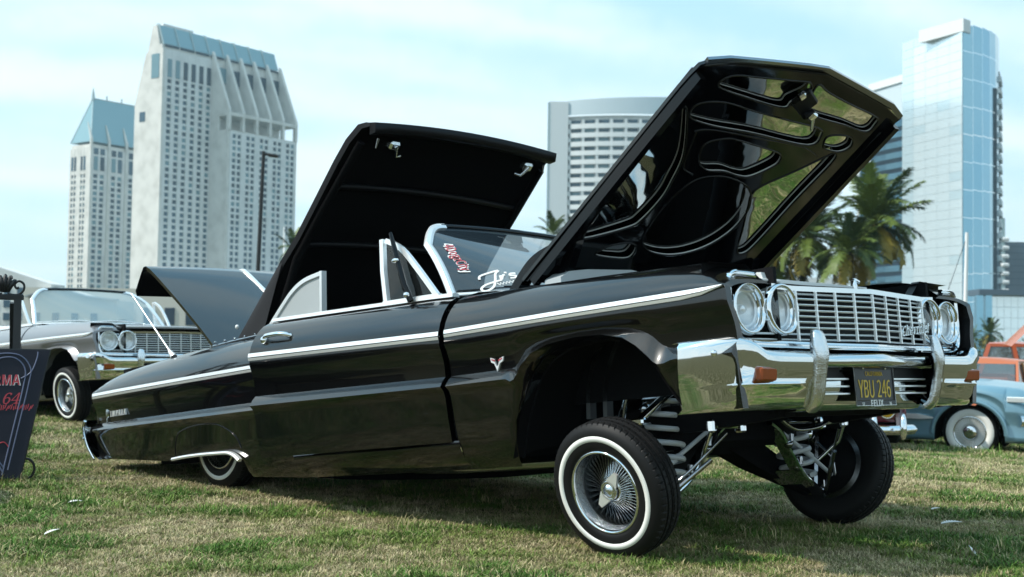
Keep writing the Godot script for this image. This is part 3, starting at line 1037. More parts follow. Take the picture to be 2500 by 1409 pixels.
func windshield(root: Node3D, bt: Transform3D, dark: bool) -> void:
	var at := func(u: float, v: float) -> Vector3:
		# u from -1 to 1 across, v from 0 at the cowl to 1 at the header
		var yb := 0.775 * u
		var xb := -0.60 - 0.33 * pow(absf(u), 2.2)
		var yt := 0.66 * u
		var xt := -1.315 - 0.02 * u * u
		var zt := 1.425 - 0.015 * u * u
		var e := v
		return B(lerpf(xb, xt, e) + 0.03 * sin(PI * v), lerpf(yb, yt, e), lerpf(0.992, zt, e))
	var edge := func(u: float) -> float:   # rounded upper corners
		return 1.0 - 0.30 * pow(maxf(absf(u) - 0.72, 0.0) / 0.28, 2.4)
	var gl := MB.new()
	var rows := []
	for i in 29:
		var u := lerpf(-1, 1, i / 28.0)
		var row := PackedVector3Array()
		for j in 13:
			row.append(at.call(u, edge.call(u) * j / 12.0))
		rows.append(row)
	gl.grid(rows, true, true)
	var ws := part("windshield", gl, M.windshield_glass, root, bt)
	var fr := MB.new()
	var fp := PackedVector3Array()
	for j in 9:
		fp.append(at.call(1.0, edge.call(1.0) * j / 8.0))
	for i in range(1, 12):
		var u := lerpf(1.0, 0.70, i / 11.0)
		fp.append(at.call(u, edge.call(u)))
	var other := PackedVector3Array()
	for q in fp:
		other.append(Vector3(q.x, q.y, -q.z))
	for side in [fp, other]:
		fr = MB.new()
		fr.sweep(side, v2([[-0.010, -0.023], [0.012, -0.023], [0.016, -0.009], [0.014, 0.010], [0.007, 0.016], [-0.009, 0.016]]), 1.0, Vector3.BACK if side == fp else Vector3.FORWARD, false, false, false)
		part("pillar_trim", fr, M.bright_trim, ws)
	var hd := MB.new()
	var hp := PackedVector3Array()
	for i in 15:
		var u := lerpf(0.74, -0.74, i / 14.0)
		hp.append(at.call(u, edge.call(u)) + Vector3(-0.004, 0.004, 0))
	hd.sweep(hp, v2([[-0.016, -0.014], [0.016, -0.014], [0.018, 0.006], [0.0, 0.016], [-0.018, 0.006]]), 1.0, Vector3.UP)
	part("header_rail", hd, M.black_gloss, ws)
	var bs := MB.new()
	var bp := PackedVector3Array()
	for i in 25:
		bp.append(at.call(lerpf(1.0, -1.0, i / 24.0), 0.0) + Vector3(0.006, 0.0, 0))
	bs.sweep(bp, v2([[-0.010, -0.006], [0.010, -0.006], [0.012, 0.004], [0.0, 0.012], [-0.010, 0.006]]), 1.0, Vector3.UP)
	part("sill_trim", bs, M.bright_trim, ws)
	# wipers
	for k in 2:
		var u0: float = [0.20, -0.45][k]
		var wp := MB.new()
		var a: Vector3 = at.call(u0, 0.0) + Vector3(0.06, 0.0, 0)
		var b: Vector3 = at.call(u0 + 0.55, 0.04) + Vector3(0.02, 0.016, 0)
		wp.tube(PackedVector3Array([a, a.lerp(b, 0.5) + Vector3(0.0, 0.015, 0), b]), [0.008, 0.006, 0.004], 6)
		wp.ball(a, Vector3(0.018, 0.012, 0.018), 10, 6)
		var c: Vector3 = at.call(u0 + 0.2, 0.05) + Vector3(0.012, 0.006, 0)
		var d: Vector3 = at.call(u0 + 0.78, 0.035) + Vector3(0.012, 0.006, 0)
		wp.tube(PackedVector3Array([c, c.lerp(d, 0.5) + Vector3(0, 0.008, 0), d]), 0.005, 6)
		part("wiper", wp, M.black_gloss if k == 0 and dark else M.bright_trim, ws)
	if dark:
		# stickers on the glass, as flat print
		var n0: Vector3 = at.call(0.9, 0.5)
		var du: Vector3 = (at.call(0.80, 0.30) as Vector3) - (at.call(0.96, 0.30) as Vector3)
		var dv: Vector3 = (at.call(0.9, 0.7) as Vector3) - (at.call(0.9, 0.3) as Vector3)
		var nrm := dv.cross(du).normalized()
		if nrm.x < 0: nrm = -nrm
		var down := -dv.normalized()
		var across := nrm.cross(down).normalized()
		var o: Vector3 = at.call(0.865, 0.50)
		for q in [[M.white_print, 0.074, 0.002, true, 0.0], [M.red_print, 0.069, 0.0045, false, 0.0]]:
			text_part("4DogzCity", q[1], 0.001, q[0], ws, Transform3D(Basis(down * 0.78, across, nrm), o + nrm * q[2]), "sticker", q[3])
		var jr: Vector3 = at.call(0.735, 0.17)
		var ax := -du.normalized() * -1.0
		var upv := dv.normalized()
		ax = (ax - upv * ax.dot(upv)).normalized()
		var bs2 := Basis(ax, upv, ax.cross(upv))
		var st := MB.new()
		for stroke in [[[-0.10, 0.03], [-0.085, 0.06], [-0.03, 0.075], [0.05, 0.085], [0.02, 0.06], [-0.01, 0.0], [-0.05, -0.06], [-0.11, -0.085], [-0.13, -0.06], [-0.09, -0.03], [-0.02, -0.015], [0.03, -0.01]], [[0.04, 0.035], [0.03, -0.005], [0.055, 0.03], [0.07, 0.033]], [[0.085, 0.06], [0.08, 0.045]], [[0.14, 0.03], [0.11, 0.035], [0.10, 0.02], [0.13, 0.008], [0.12, -0.01], [0.09, -0.006]]]:
			var sp := PackedVector3Array()
			for q in stroke:
				sp.append(jr + bs2 * Vector3(q[0] * 0.8, q[1] * 0.85, 0.004))
			st.sweep(smooth_path(sp, 5), v2([[-0.0015, -0.006], [0.0015, -0.006], [0.0015, 0.006], [-0.0015, 0.006]]), 1.0, bs2.z.cross(bs2.x), false, false, false)
		part("sticker", st, M.white_print, ws)
		var sq := PackedVector3Array()
		for k in 22:
			sq.append(jr + bs2 * Vector3(-0.01 + 0.0085 * k, -0.035 + 0.010 * (1.0 if k % 2 == 0 else -1.0) * (1.0 - 0.03 * k), 0.004))
		var st2 := MB.new()
		st2.sweep(sq, v2([[-0.001, -0.003], [0.001, -0.003], [0.001, 0.003], [-0.001, 0.003]]), 1.0, bs2.z.cross(bs2.x), false, false, false)
		part("sticker", st2, M.white_print, ws)

func body_core(root: Node3D, bt: Transform3D, paint: Material, open_up: bool) -> void:
	# cowl
	var cw := MB.new()
	var rows := []
	for q in [[-0.50, 0.955, 0.0], [-0.60, 0.975, 0.12], [-0.66, 0.985, 0.3], [-0.9, 0.95, 1.0]]:
		var row := PackedVector3Array()
		for k in 13:
			var u := lerpf(-1, 1, k / 12.0)
			row.append(B(q[0] - q[2] * 0.30 * pow(absf(u), 2.2), 0.765 * u, q[1]))
		rows.append(row)
	cw.grid(rows, true, true)
	var cowl := part("cowl", cw, paint, root, bt)
	var vg := MB.new()
	for k in 10:
		vg.box(B(-0.56, -0.45 + 0.1 * k, 0.972), Vector3(0.05, 0.006, 0.05), Basis(), 0.002)
	part("cowl_vent", vg, M.black_satin, cowl)
	# underbody
	var fl := MB.new()
	fl.box(B(-1.5, 0.0, 0.235), Vector3(1.9, 0.03, 1.70))
	fl.box(B(-0.52, 0.0, 0.58), Vector3(0.03, 0.74, 1.64))
	fl.box(B(-3.85, 0.0, 0.42), Vector3(1.1, 0.03, 1.74))
	fl.box(B(-4.40, 0.0, 0.55), Vector3(0.03, 0.30, 1.74))
	for s in [1.0, -1.0]:
		fl.box(B(-3.04, s * 0.60, 0.55), Vector3(1.0, 0.5, 0.03))
		fl.box(B(0.15, s * 0.585, 0.66), Vector3(1.25, 0.46, 0.02))
		fl.box(B(-0.05, s * 0.70, 0.83), Vector3(0.95, 0.02, 0.13))
		fl.box(B(-3.75, s * 0.715, 0.93), Vector3(1.2, 0.03, 0.05))
	part("floor_pan", fl, M.undercoat, root, bt)
	var fm := MB.new()
	for s in [1.0, -1.0]:
		fm.sweep(smooth_path(vv([[0.66, s * 0.40, 0.37], [0.3, s * 0.42, 0.34], [-0.3, s * 0.42, 0.30], [-0.8, s * 0.30, 0.19], [-1.8, s * 0.16, 0.18], [-2.6, s * 0.36, 0.22], [-3.2, s * 0.52, 0.34], [-4.2, s * 0.52, 0.36]]), 5), v2([[-0.04, -0.06], [0.04, -0.06], [0.04, 0.06], [-0.04, 0.06]]), 1.0, Vector3.UP, false, false)
	fm.box(B(-0.03, 0.0, 0.275), Vector3(0.30, 0.15, 0.92), Basis(), 0.03)
	fm.box(B(0.60, 0.0, 0.36), Vector3(0.10, 0.10, 0.9), Basis(), 0.02)
	fm.box(B(-0.25, 0.0, 0.27), Vector3(0.55, 0.20, 0.34), Basis(), 0.05)
	part("frame", fm, M.undercoat, root, bt)
	for s in [1.0, -1.0]:
		var ex := MB.new()
		ex.tube(smooth_path(vv([[-0.30, s * 0.66, 0.185], [-0.7, s * 0.70, 0.182], [-1.1, s * 0.70, 0.182], [-1.6, s * 0.5, 0.19]]), 5), 0.032, 10)
		part("exhaust_pipe", ex, M.dark_chrome, root, bt)
	# hood
	hood(root, bt, paint, open_up)
	# rear deck and boot
	var dk := MB.new()
	for s in [1.0, -1.0]:
		var r2 := []
		for x in [-2.06, -2.6, -3.0, -3.25, -3.6, -4.0, -4.3, -4.42]:
			r2.append(PackedVector3Array([B(x, s * (half_width(x) - 0.262), shoulder(x) + 0.002 * (shoulder(x) - 0.80) / 0.16), B(x, s * 0.70, shoulder(x) + (0.0 if x > -4.2 else -0.01)), B(x, s * 0.69, shoulder(x) - 0.05)]))
		dk.grid(r2, true, s > 0)
	var shelf := []
	for x in [-2.75, -2.9, -3.05, -3.20]:
		var row := PackedVector3Array()
		for k in 9:
			row.append(B(x, lerpf(-0.72, 0.72, k / 8.0), 0.972 + 0.012 * (1.0 - pow(k / 4.0 - 1.0, 2.0))))
		shelf.append(row)
	dk.grid(shelf, true, true)
	part("rear_deck", dk, paint, root, bt)
	var rp := MB.new()
	rp.box(B(-4.425, 0.0, 0.60), Vector3(0.03, 0.34, 1.70), Basis(), 0.01)
	part("tail_panel", rp, paint, root, bt)
	boot_lid(root, bt, paint, open_up)
	# rear bumper
	var rb := MB.new()
	rows = []
	for y in [-0.93, -0.90, -0.84, -0.70, -0.4, 0.0, 0.4, 0.70, 0.84, 0.90, 0.93]:
		var back := -0.07 * pow(clampf((absf(y) - 0.78) / 0.15, 0.0, 1.0), 1.6)
		var row := PackedVector3Array()
		for q in [[-4.45, 0.615], [-4.57, 0.620], [-4.61, 0.605], [-4.615, 0.56], [-4.59, 0.50], [-4.54, 0.43], [-4.46, 0.375], [-4.40, 0.352], [-4.36, 0.355]]:
			row.append(B(q[0] - back, y, q[1]))
		rows.append(row)
	rb.grid(rows, true, true)
	var rbump := part("rear_bumper", rb, M.bumper_chrome, root, bt)
	for s in [1.0, -1.0]:
		var eg := MB.new()
		eg.tube(smooth_path(vv([[-4.50, s * 0.945, 0.615], [-4.525, s * 0.945, 0.58], [-4.51, s * 0.945, 0.52], [-4.47, s * 0.945, 0.45], [-4.42, s * 0.943, 0.395], [-4.385, s * 0.94, 0.36]]), 4), 0.010, 8)
		eg.ball(B(-4.55, s * 0.93, 0.50), Vector3(0.012, 0.012, 0.012), 8, 6)
		part("bumper_edge", eg, M.chrome, rbump)
	# cabin
	var it := MB.new()
	for q in [[-1.62, 0.42, 0.52], [-2.45, 0.44, 0.52]]:
		it.box(B(q[0], 0.0, q[1]), Vector3(0.52, 0.22, 1.42), Basis(), 0.06)
	part("seat_cushion", it, M.black_cloth, root, bt)
	it = MB.new()
	for x in [-1.90, -2.72]:
		it.box(B(x, 0.0, 0.72), Vector3(0.16, 0.50, 1.40), Basis(Vector3.BACK, 0.18), 0.06)
	part("seat_back", it, M.black_cloth, root, bt)
	for q in [[-2.19, 0.45, 1.0], [-2.36, 0.42, 1.0]]:
		var cu := MB.new()
		cu.tube(smooth_path(vv([[q[0], q[1], q[2] - 0.05], [q[0] - 0.01, q[1], q[2] + 0.06], [q[0] + 0.03, q[1], q[2] + 0.10], [q[0] + 0.05, q[1], q[2] + 0.075]]), 4), 0.010, 6)
		part("belt_hook", cu, M.tan, root, bt)
	it = MB.new()
	it.box(B(-0.98, 0.0, 0.86), Vector3(0.26, 0.20, 1.48), Basis(), 0.06)
	part("dashboard", it, M.black_satin, root, bt)
	it = MB.new()
	var ring := PackedVector3Array()
	for k in 32:
		ring.append(Vector3(0, cos(TAU * k / 32.0), sin(TAU * k / 32.0)) * 0.20)
	it.tube(ring, 0.011, 8, true)
	it.box(Vector3.ZERO, Vector3(0.02, 0.02, 0.38), Basis(), 0.006)
	it.tube(PackedVector3Array([Vector3.ZERO, Vector3(0.4, 0, 0)]), 0.022, 8)
	part("steering_wheel", it, M.black_gloss, root, bt * Transform3D(Basis(Vector3.BACK, -0.45), B(-1.28, -0.40, 0.90)))
	var em := MB.new()
	em.prism(v2([[-0.034, 0.020], [-0.014, 0.014], [-0.005, -0.010], [0.005, -0.010], [0.014, 0.014], [0.034, 0.020], [0.030, 0.004], [0.014, -0.002], [0.0, -0.030], [-0.014, -0.002], [-0.030, 0.004]]), bt * Transform3D(Basis(), B(-0.43, half_width(-0.43) - 0.034, 0.622)) * Transform3D(Basis().scaled(Vector3(1.25, 1.25, 1.0)), Vector3.ZERO), 0.012)
	if open_up:
		var v := part("fender_emblem", em, M.bright_trim, root)
		var fl2 := MB.new()
		for s in [-1.0, 1.0]:
			for k in 3:
				fl2.box(B(-0.43 + s * (0.014 + 0.008 * k), half_width(-0.43) - 0.021, 0.632 + 0.003 * k), Vector3(0.005, 0.006, 0.004))
		part("emblem_flag", fl2, M.red_print, v, bt)
		var nm := Transform3D(Basis(Vector3.UP, -0.075), B(-4.06, half_width(-4.06) - 0.024, 0.640))
		var im := text_part("I M P A L A", 0.050, 0.010, M.bright_trim, root, bt * nm, "name_script", true)
		var rg := MB.new()
		rg.lathe(v2([[0.0, 0.008], [0.018, 0.007], [0.027, 0.004], [0.031, 0.0]]), Transform3D(Basis(), Vector3(-0.175, 0.012, 0.0)), 24)
		rg.prism(v2([[-0.014, -0.02], [0.014, -0.02], [0.0, -0.055]]), Transform3D(Basis(), Vector3(-0.175, 0.0, 0.0)), 0.007)
		rg.prism(v2([[-0.010, 0.036], [0.010, 0.036], [0.0, 0.058]]), Transform3D(Basis(), Vector3(-0.175, 0.0, 0.0)), 0.007)
		part("name_badge", rg, M.engraved_chrome, im)

func hood(root: Node3D, bt: Transform3D, paint: Material, open_up: bool) -> void:
	# own frame: u from the hinge forwards, v to the right side, w up through the outer skin
	var ang := 0.595 if open_up else -0.075
	var org := B(-0.46, 0.0, 1.012) if open_up else B(-0.62, 0.0, 0.975)
	var hx := bt * Transform3D(Basis(Vector3.BACK, ang), org)
	var front := func(v: float) -> float: return 1.42 - 0.09 * minf(absf(v) / 0.72, 1.0) - (0.0 if absf(v) < 0.70 else (absf(v) - 0.70) * 0.5)
	var skin := func(off: float, inset: float) -> Array:
		var rows := []
		for i in 21:
			var t := i / 20.0
			var row := PackedVector3Array()
			for j in 33:
				var v := lerpf(-0.765 + inset, 0.765 - inset, j / 32.0)
				var u: float = lerpf(0.0 + inset, front.call(v) - inset, t)
				var w := 0.010 * (1.0 - pow(absf(v) / 0.765, 2.0)) - 0.006 * pow(absf(v) / 0.765, 8.0) - 0.012 * pow(maxf(t - 0.88, 0.0) / 0.12, 2.0)
				row.append(Vector3(u, w + off, v))
			rows.append(row)
		return rows
	var top := MB.new()
	var a: Array = skin.call(0.0, 0.0)
	top.grid(a, true, true)
	var b: Array = skin.call(-0.016, 0.0)
	# hem round the edge
	for e in [[a[0], b[0]], [a[20], b[20]]]:
		top.grid(e, false)
	for j in [0, 32]:
		var p := PackedVector3Array()
		var q := PackedVector3Array()
		for i in 21:
			p.append(a[i][j])
			q.append(b[i][j])
		top.grid([p, q], false)
	var hd := part("hood", top, paint, root, hx)
	if not open_up:
		return
	var under := MB.new()
	under.grid(skin.call(-0.014, 0.015), true, false)
	part("polished_underside", under, M.mirror_panel, hd)
	# stamped inner frame with openings
	var frame := CSGPolygon3D.new()
	frame.name = "inner_frame"
	frame.mode = CSGPolygon3D.MODE_DEPTH
	frame.depth = 0.012
	var outline := PackedVector2Array()
	for k in 9:
		var v := lerpf(-0.755, 0.755, k / 8.0)
		outline.append(Vector2(front.call(v) - 0.012, v))
	outline.append(Vector2(0.012, 0.755))
	outline.append(Vector2(0.012, -0.755))
	frame.polygon = outline
	frame.material = M.black_gloss
	# polygon x -> u, y -> v, depth -> below the skin
	frame.transform = Transform3D(Basis(Vector3(1, 0, 0), Vector3(0, 0, 1), Vector3(0, -1, 0)), Vector3(0, 0.0, 0)) * Transform3D(Basis(), Vector3(0, 0, 0.034))
	var holes := [
		[[1.285, 0.53], [1.31, 0.377], [1.336, 0.168], [1.345, 0.07], [1.30, 0.03], [1.24, 0.08], [1.203, 0.10], [1.207, 0.331], [1.225, 0.55]],
		[[1.345, -0.02], [1.325, -0.12], [1.30, -0.30], [1.27, -0.56], [1.235, -0.60], [1.184, -0.587], [1.191, -0.414], [1.20, -0.16], [1.25, -0.06]],
		[[1.115, 0.58], [1.152, 0.456], [1.145, 0.241], [1.14, 0.0], [1.137, -0.22], [1.11, -0.28], [1.04, -0.26], [1.04, 0.137], [1.033, 0.397], [1.05, 0.56]],
		[[1.04, -0.43], [1.06, -0.39], [1.105, -0.37], [1.128, -0.45], [1.125, -0.54], [1.08, -0.585], [1.04, -0.54]],
		[[0.925, 0.36], [0.972, 0.28], [0.980, 0.20], [0.968, 0.0], [0.955, -0.13], [0.92, -0.17], [0.88, -0.16], [0.81, -0.08], [0.80, 0.0], [0.81, 0.11], [0.80, 0.22], [0.84, 0.31]],
		[[0.731, -0.215], [0.871, -0.365], [0.99, -0.49], [1.005, -0.525], [0.948, -0.555], [0.718, -0.545], [0.43, -0.55], [0.35, -0.53], [0.36, -0.46], [0.50, -0.36], [0.62, -0.27]],
		[[0.323, 0.215], [0.39, 0.265], [0.50, 0.285], [0.63, 0.275], [0.715, 0.235], [0.752, 0.15], [0.758, 0.03], [0.725, -0.12], [0.65, -0.22], [0.56, -0.265], [0.465, -0.268], [0.37, -0.215], [0.305, -0.12], [0.276, 0.0], [0.285, 0.13]],
		[[0.335, 0.60], [0.36, 0.64], [0.54, 0.66], [0.842, 0.672], [1.04, 0.68], [1.065, 0.655], [1.015, 0.598], [0.838, 0.452], [0.70, 0.395], [0.60, 0.37], [0.47, 0.38], [0.42, 0.42]],
		[[0.215, 0.46], [0.25, 0.46], [0.285, 0.42], [0.308, 0.33], [0.29, 0.27], [0.24, 0.245], [0.21, 0.28]],
		[[0.10, -0.10], [0.20, -0.22], [0.22, -0.45], [0.12, -0.55], [0.08, -0.40]]]
	var bead := MB.new()
	for k in holes.size():
		var loop := PackedVector3Array()
		var mid := Vector3.ZERO
		for q in holes[k]:
			mid += Vector3(q[0], 0, q[1]) / holes[k].size()
		for q in holes[k]:
			loop.append(mid + (Vector3(q[0], 0, q[1]) - mid) * 1.07)
		var sm := smooth_path(loop, 5, true)
		var cut := CSGPolygon3D.new()
		cut.name = "opening"
		cut.operation = CSGShape3D.OPERATION_SUBTRACTION
		cut.mode = CSGPolygon3D.MODE_DEPTH
		cut.depth = 0.08
		var poly := PackedVector2Array()
		var rim := PackedVector3Array()
		for q in sm:
			poly.append(Vector2(q.x, q.z))
			rim.append(Vector3(q.x, -0.034, q.z))
		cut.polygon = poly
		cut.position = Vector3(0, 0, 0.04)
		frame.add_child(cut, true)
		bead.tube(rim, 0.005, 6, true)
	hd.add_child(frame, true)
	part("frame_bead", bead, M.black_gloss, hd)
	# raised ribs of the pressing, side flanges
	var rb := MB.new()
	for s in [1.0, -1.0]:
		rb.sweep(PackedVector3Array([Vector3(0.03, -0.042, s * 0.735), Vector3(0.7, -0.042, s * 0.742), Vector3(1.26, -0.042, s * 0.740)]), v2([[-0.018, -0.03], [0.018, -0.03], [0.018, 0.04], [-0.018, 0.04]]), 1.0, Vector3.UP, false, false)
		rb.tube(PackedVector3Array([Vector3(0.12, -0.036, s * 0.70), Vector3(0.7, -0.036, s * 0.708), Vector3(1.20, -0.036, s * 0.706)]), 0.005, 6)
	rb.tube(smooth_path(PackedVector3Array([Vector3(0.985, -0.034, 0.50), Vector3(1.010, -0.034, 0.40), Vector3(1.02, -0.034, 0.0), Vector3(1.02, -0.034, -0.27), Vector3(0.985, -0.034, -0.42)]), 4), 0.005, 6)
	rb.tube(smooth_path(PackedVector3Array([Vector3(0.76, -0.034, 0.30), Vector3(0.80, -0.034, 0.40), Vector3(0.99, -0.034, 0.49)]), 4), 0.005, 6)
	part("frame_rib", rb, M.black_gloss, hd)
	var lt := MB.new()
	lt.box(Vector3(1.265, -0.050, 0.02), Vector3(0.10, 0.03, 0.13), Basis(Vector3.UP, 0.4), 0.01)
	lt.box(Vector3(1.22, -0.070, -0.04), Vector3(0.06, 0.03, 0.03), Basis(Vector3.UP, 0.9), 0.006)
	part("latch", lt, M.black_satin, hd)
	lt = MB.new()
	lt.box(Vector3(1.30, -0.070, 0.10), Vector3(0.04, 0.03, 0.035), Basis(Vector3.UP, 0.5), 0.008)
	lt.box(Vector3(1.225, -0.090, -0.05), Vector3(0.045, 0.02, 0.04), Basis(Vector3.UP, 0.2), 0.008)
	lt.tube(PackedVector3Array([Vector3(1.22, -0.09, -0.06), Vector3(1.17, -0.12, -0.075)]), [0.010, 0.006], 8)
	part("latch_hook", lt, M.chrome, hd)
	# front trim of the hood and its corner
	var tr := MB.new()
	var tp := PackedVector3Array()
	for k in 13:
		var v := lerpf(0.735, -0.765, k / 12.0)
		tp.append(Vector3(front.call(v) + 0.004, -0.018 + 0.010 * (1.0 - pow(v / 0.765, 2.0)) - 0.006 * pow(absf(v) / 0.765, 8.0), v))
	tr.sweep(tp, v2([[-0.014, -0.008], [0.012, -0.008], [0.014, 0.006], [-0.012, 0.010]]), 1.0, Vector3.UP, false, false)
	part("front_trim", tr, M.dark_chrome, hd)
	# hinges
	for s in [1.0, -1.0]:
		var hg := MB.new()
		var hp := smooth_path(vv([[-0.62, s * 0.70, 0.90], [-0.50, s * 0.70, 1.02], [-0.40, s * 0.70, 1.09], [-0.28, s * 0.68, 1.13]]), 5)
		hg.sweep(hp, v2([[-0.022, -0.03], [0.022, -0.03], [0.022, 0.03], [-0.022, 0.03]]), 1.0, Vector3.BACK, false, false)
		var hp2 := smooth_path(vv([[-0.36, s * 0.66, 0.90], [-0.29, s * 0.66, 1.00], [-0.22, s * 0.66, 1.12], [-0.20, s * 0.64, 1.20]]), 5)
		hg.sweep(hp2, v2([[-0.02, -0.028], [0.02, -0.028], [0.006, 0.0], [0.02, 0.028], [-0.02, 0.028]]), 1.0, Vector3.BACK, false, false)
		part("hood_hinge", hg, M.black_gloss, root, bt)
	engine(root, bt)

func engine(root: Node3D, bt: Transform3D) -> void:
	var e := MB.new()
	e.box(B(-0.08, 0.0, 0.55), Vector3(0.62, 0.30, 0.46), Basis(), 0.04)
	var eng := part("engine_block", e, M.undercoat, root, bt)
	for s in [1.0, -1.0]:
		var vc := MB.new()
		vc.box(B(-0.08, s * 0.24, 0.72), Vector3(0.52, 0.09, 0.15), Basis(Vector3.RIGHT, -s * 0.5), 0.03)
		part("valve_cover", vc, M.chrome, eng)
	var ac := MB.new()
	ac.lathe(v2([[0.0, 0.05], [0.03, 0.05], [0.17, 0.035], [0.185, 0.02], [0.185, -0.03], [0.15, -0.04]]), Transform3D(Basis(Vector3.RIGHT, -PI / 2), B(-0.04, 0.0, 0.83)), 40)
	part("air_cleaner", ac, M.chrome, eng)
	var br := MB.new()
	br.box(B(-0.42, -0.45, 0.84), Vector3(0.14, 0.12, 0.10), Basis(), 0.02)
	br.lathe(v2([[0.0, 0.12], [0.10, 0.10], [0.115, 0.04], [0.115, 0.0]]), Transform3D(Basis(Vector3.UP, PI / 2), B(-0.50, -0.45, 0.86)), 30)
	part("brake_booster", br, M.chrome, eng)
	var hs := MB.new()
	hs.tube(smooth_path(vv([[0.54, 0.25, 0.78], [0.40, 0.20, 0.84], [0.28, 0.05, 0.80], [0.22, 0.0, 0.74]]), 6), 0.024, 10)
	hs.tube(smooth_path(vv([[-0.45, 0.5, 0.82], [-0.2, 0.42, 0.86], [0.1, 0.44, 0.84], [0.4, 0.5, 0.80]]), 6), 0.010, 8)
	part("hose", hs, M.black_satin, eng)
	var rd := MB.new()
	rd.box(B(0.60, 0.0, 0.62), Vector3(0.08, 0.44, 0.70), Basis(), 0.02)
	part("radiator", rd, M.undercoat, eng)
	var cv := MB.new()
	cv.prism(v2([[0.615, 0.845], [0.735, 0.835], [0.735, 0.850], [0.64, 0.868]]), Transform3D(Basis(), Vector3(0, 0, -0.145)), 0.69)
	cv.prism(v2([[0.66, 0.850], [0.745, 0.842], [0.735, 0.872], [0.67, 0.878]]), Transform3D(Basis(), Vector3(0, 0, 0.535)), 0.085)
	cv.box(B(0.70, 0.62, 0.84), Vector3(0.10, 0.012, 0.22), Basis(), 0.004)
	part("radiator_cover", cv, M.white_trim, eng)
	var hb := MB.new()
	var hbp := [[0.10, 0.90], [0.10, 1.00], [0.16, 1.035], [0.26, 1.045], [0.56, 1.03], [0.68, 1.015], [0.735, 0.985], [0.735, 0.90]]
	hb.prism(v2(hbp), Transform3D(Basis(Vector3(0, 0, 1), Vector3(0, 1, 0), Vector3(-1, 0, 0)), Vector3(-0.24, 0, 0)), 0.10)
	part("pale_block", hb, M.pale_box, eng)  # plain pale block under the open hood
	var hk := MB.new()
	hk.tube(smooth_path(vv([[0.80, 0.055, 0.80], [0.80, 0.055, 0.845], [0.79, 0.04, 0.862], [0.79, 0.01, 0.855]]), 4), 0.010, 8)
	part("latch_post", hk, M.chrome, eng)

func boot_lid(root: Node3D, bt: Transform3D, paint: Material, open_up: bool) -> void:
	var ang := -0.66 if open_up else 0.03
	var hx := bt * Transform3D(Basis(Vector3.BACK, ang), B(-3.20, 0.0, 0.975))
	var prof := v2([[0.0, 0.0], [-0.25, 0.006], [-0.55, 0.004], [-0.85, -0.006], [-1.00, -0.016], [-1.06, -0.028], [-1.085, -0.05], [-1.09, -0.10], [-1.088, -0.235]])
	var rows := []
	var low := []
	for q in prof:
		var row := PackedVector3Array()
		var r2 := PackedVector3Array()
		for j in 17:
			var v := lerpf(-0.72, 0.72, j / 16.0)
			var crown := 0.022 * (1.0 - pow(v / 0.72, 2.0))
			row.append(Vector3(q.x, q.y + crown * (1.0 if q.x > -1.07 else 0.0) , v))
			r2.append(Vector3(lerpf(q.x, -0.5, 0.03), q.y + crown * 0.5 - 0.028, v * 0.985))
		rows.append(row)
		low.append(r2)
	var mb := MB.new()
	mb.grid(rows, true, false)
	for j in [0, 16]:
		var a := PackedVector3Array()
		var b := PackedVector3Array()
		for i in rows.size():
			a.append(rows[i][j])
			b.append(low[i][j])
		mb.grid([a, b], false)
	mb.grid([rows[0], low[0]], false)
	mb.grid([rows[-1], low[-1]], false)
	var lid := part("boot_lid", mb, paint, root, hx)
	var un := MB.new()
	un.grid(low, true, true)
	part("lid_lining", un, M.black_satin, lid)
	var tr := MB.new()
	tr.sweep(PackedVector3Array([Vector3(-0.02, 0.026, 0), Vector3(-0.5, 0.030, 0), Vector3(-0.95, 0.012, 0), Vector3(-1.04, 0.004, 0), Vector3(-1.075, -0.020, 0), Vector3(-1.095, -0.06, 0)]), v2([[-0.011, -0.006], [0.011, -0.006], [0.009, 0.008], [-0.009, 0.008]]), 1.0, Vector3.UP, false, false)
	part("lid_trim", tr, M.bright_trim, lid)

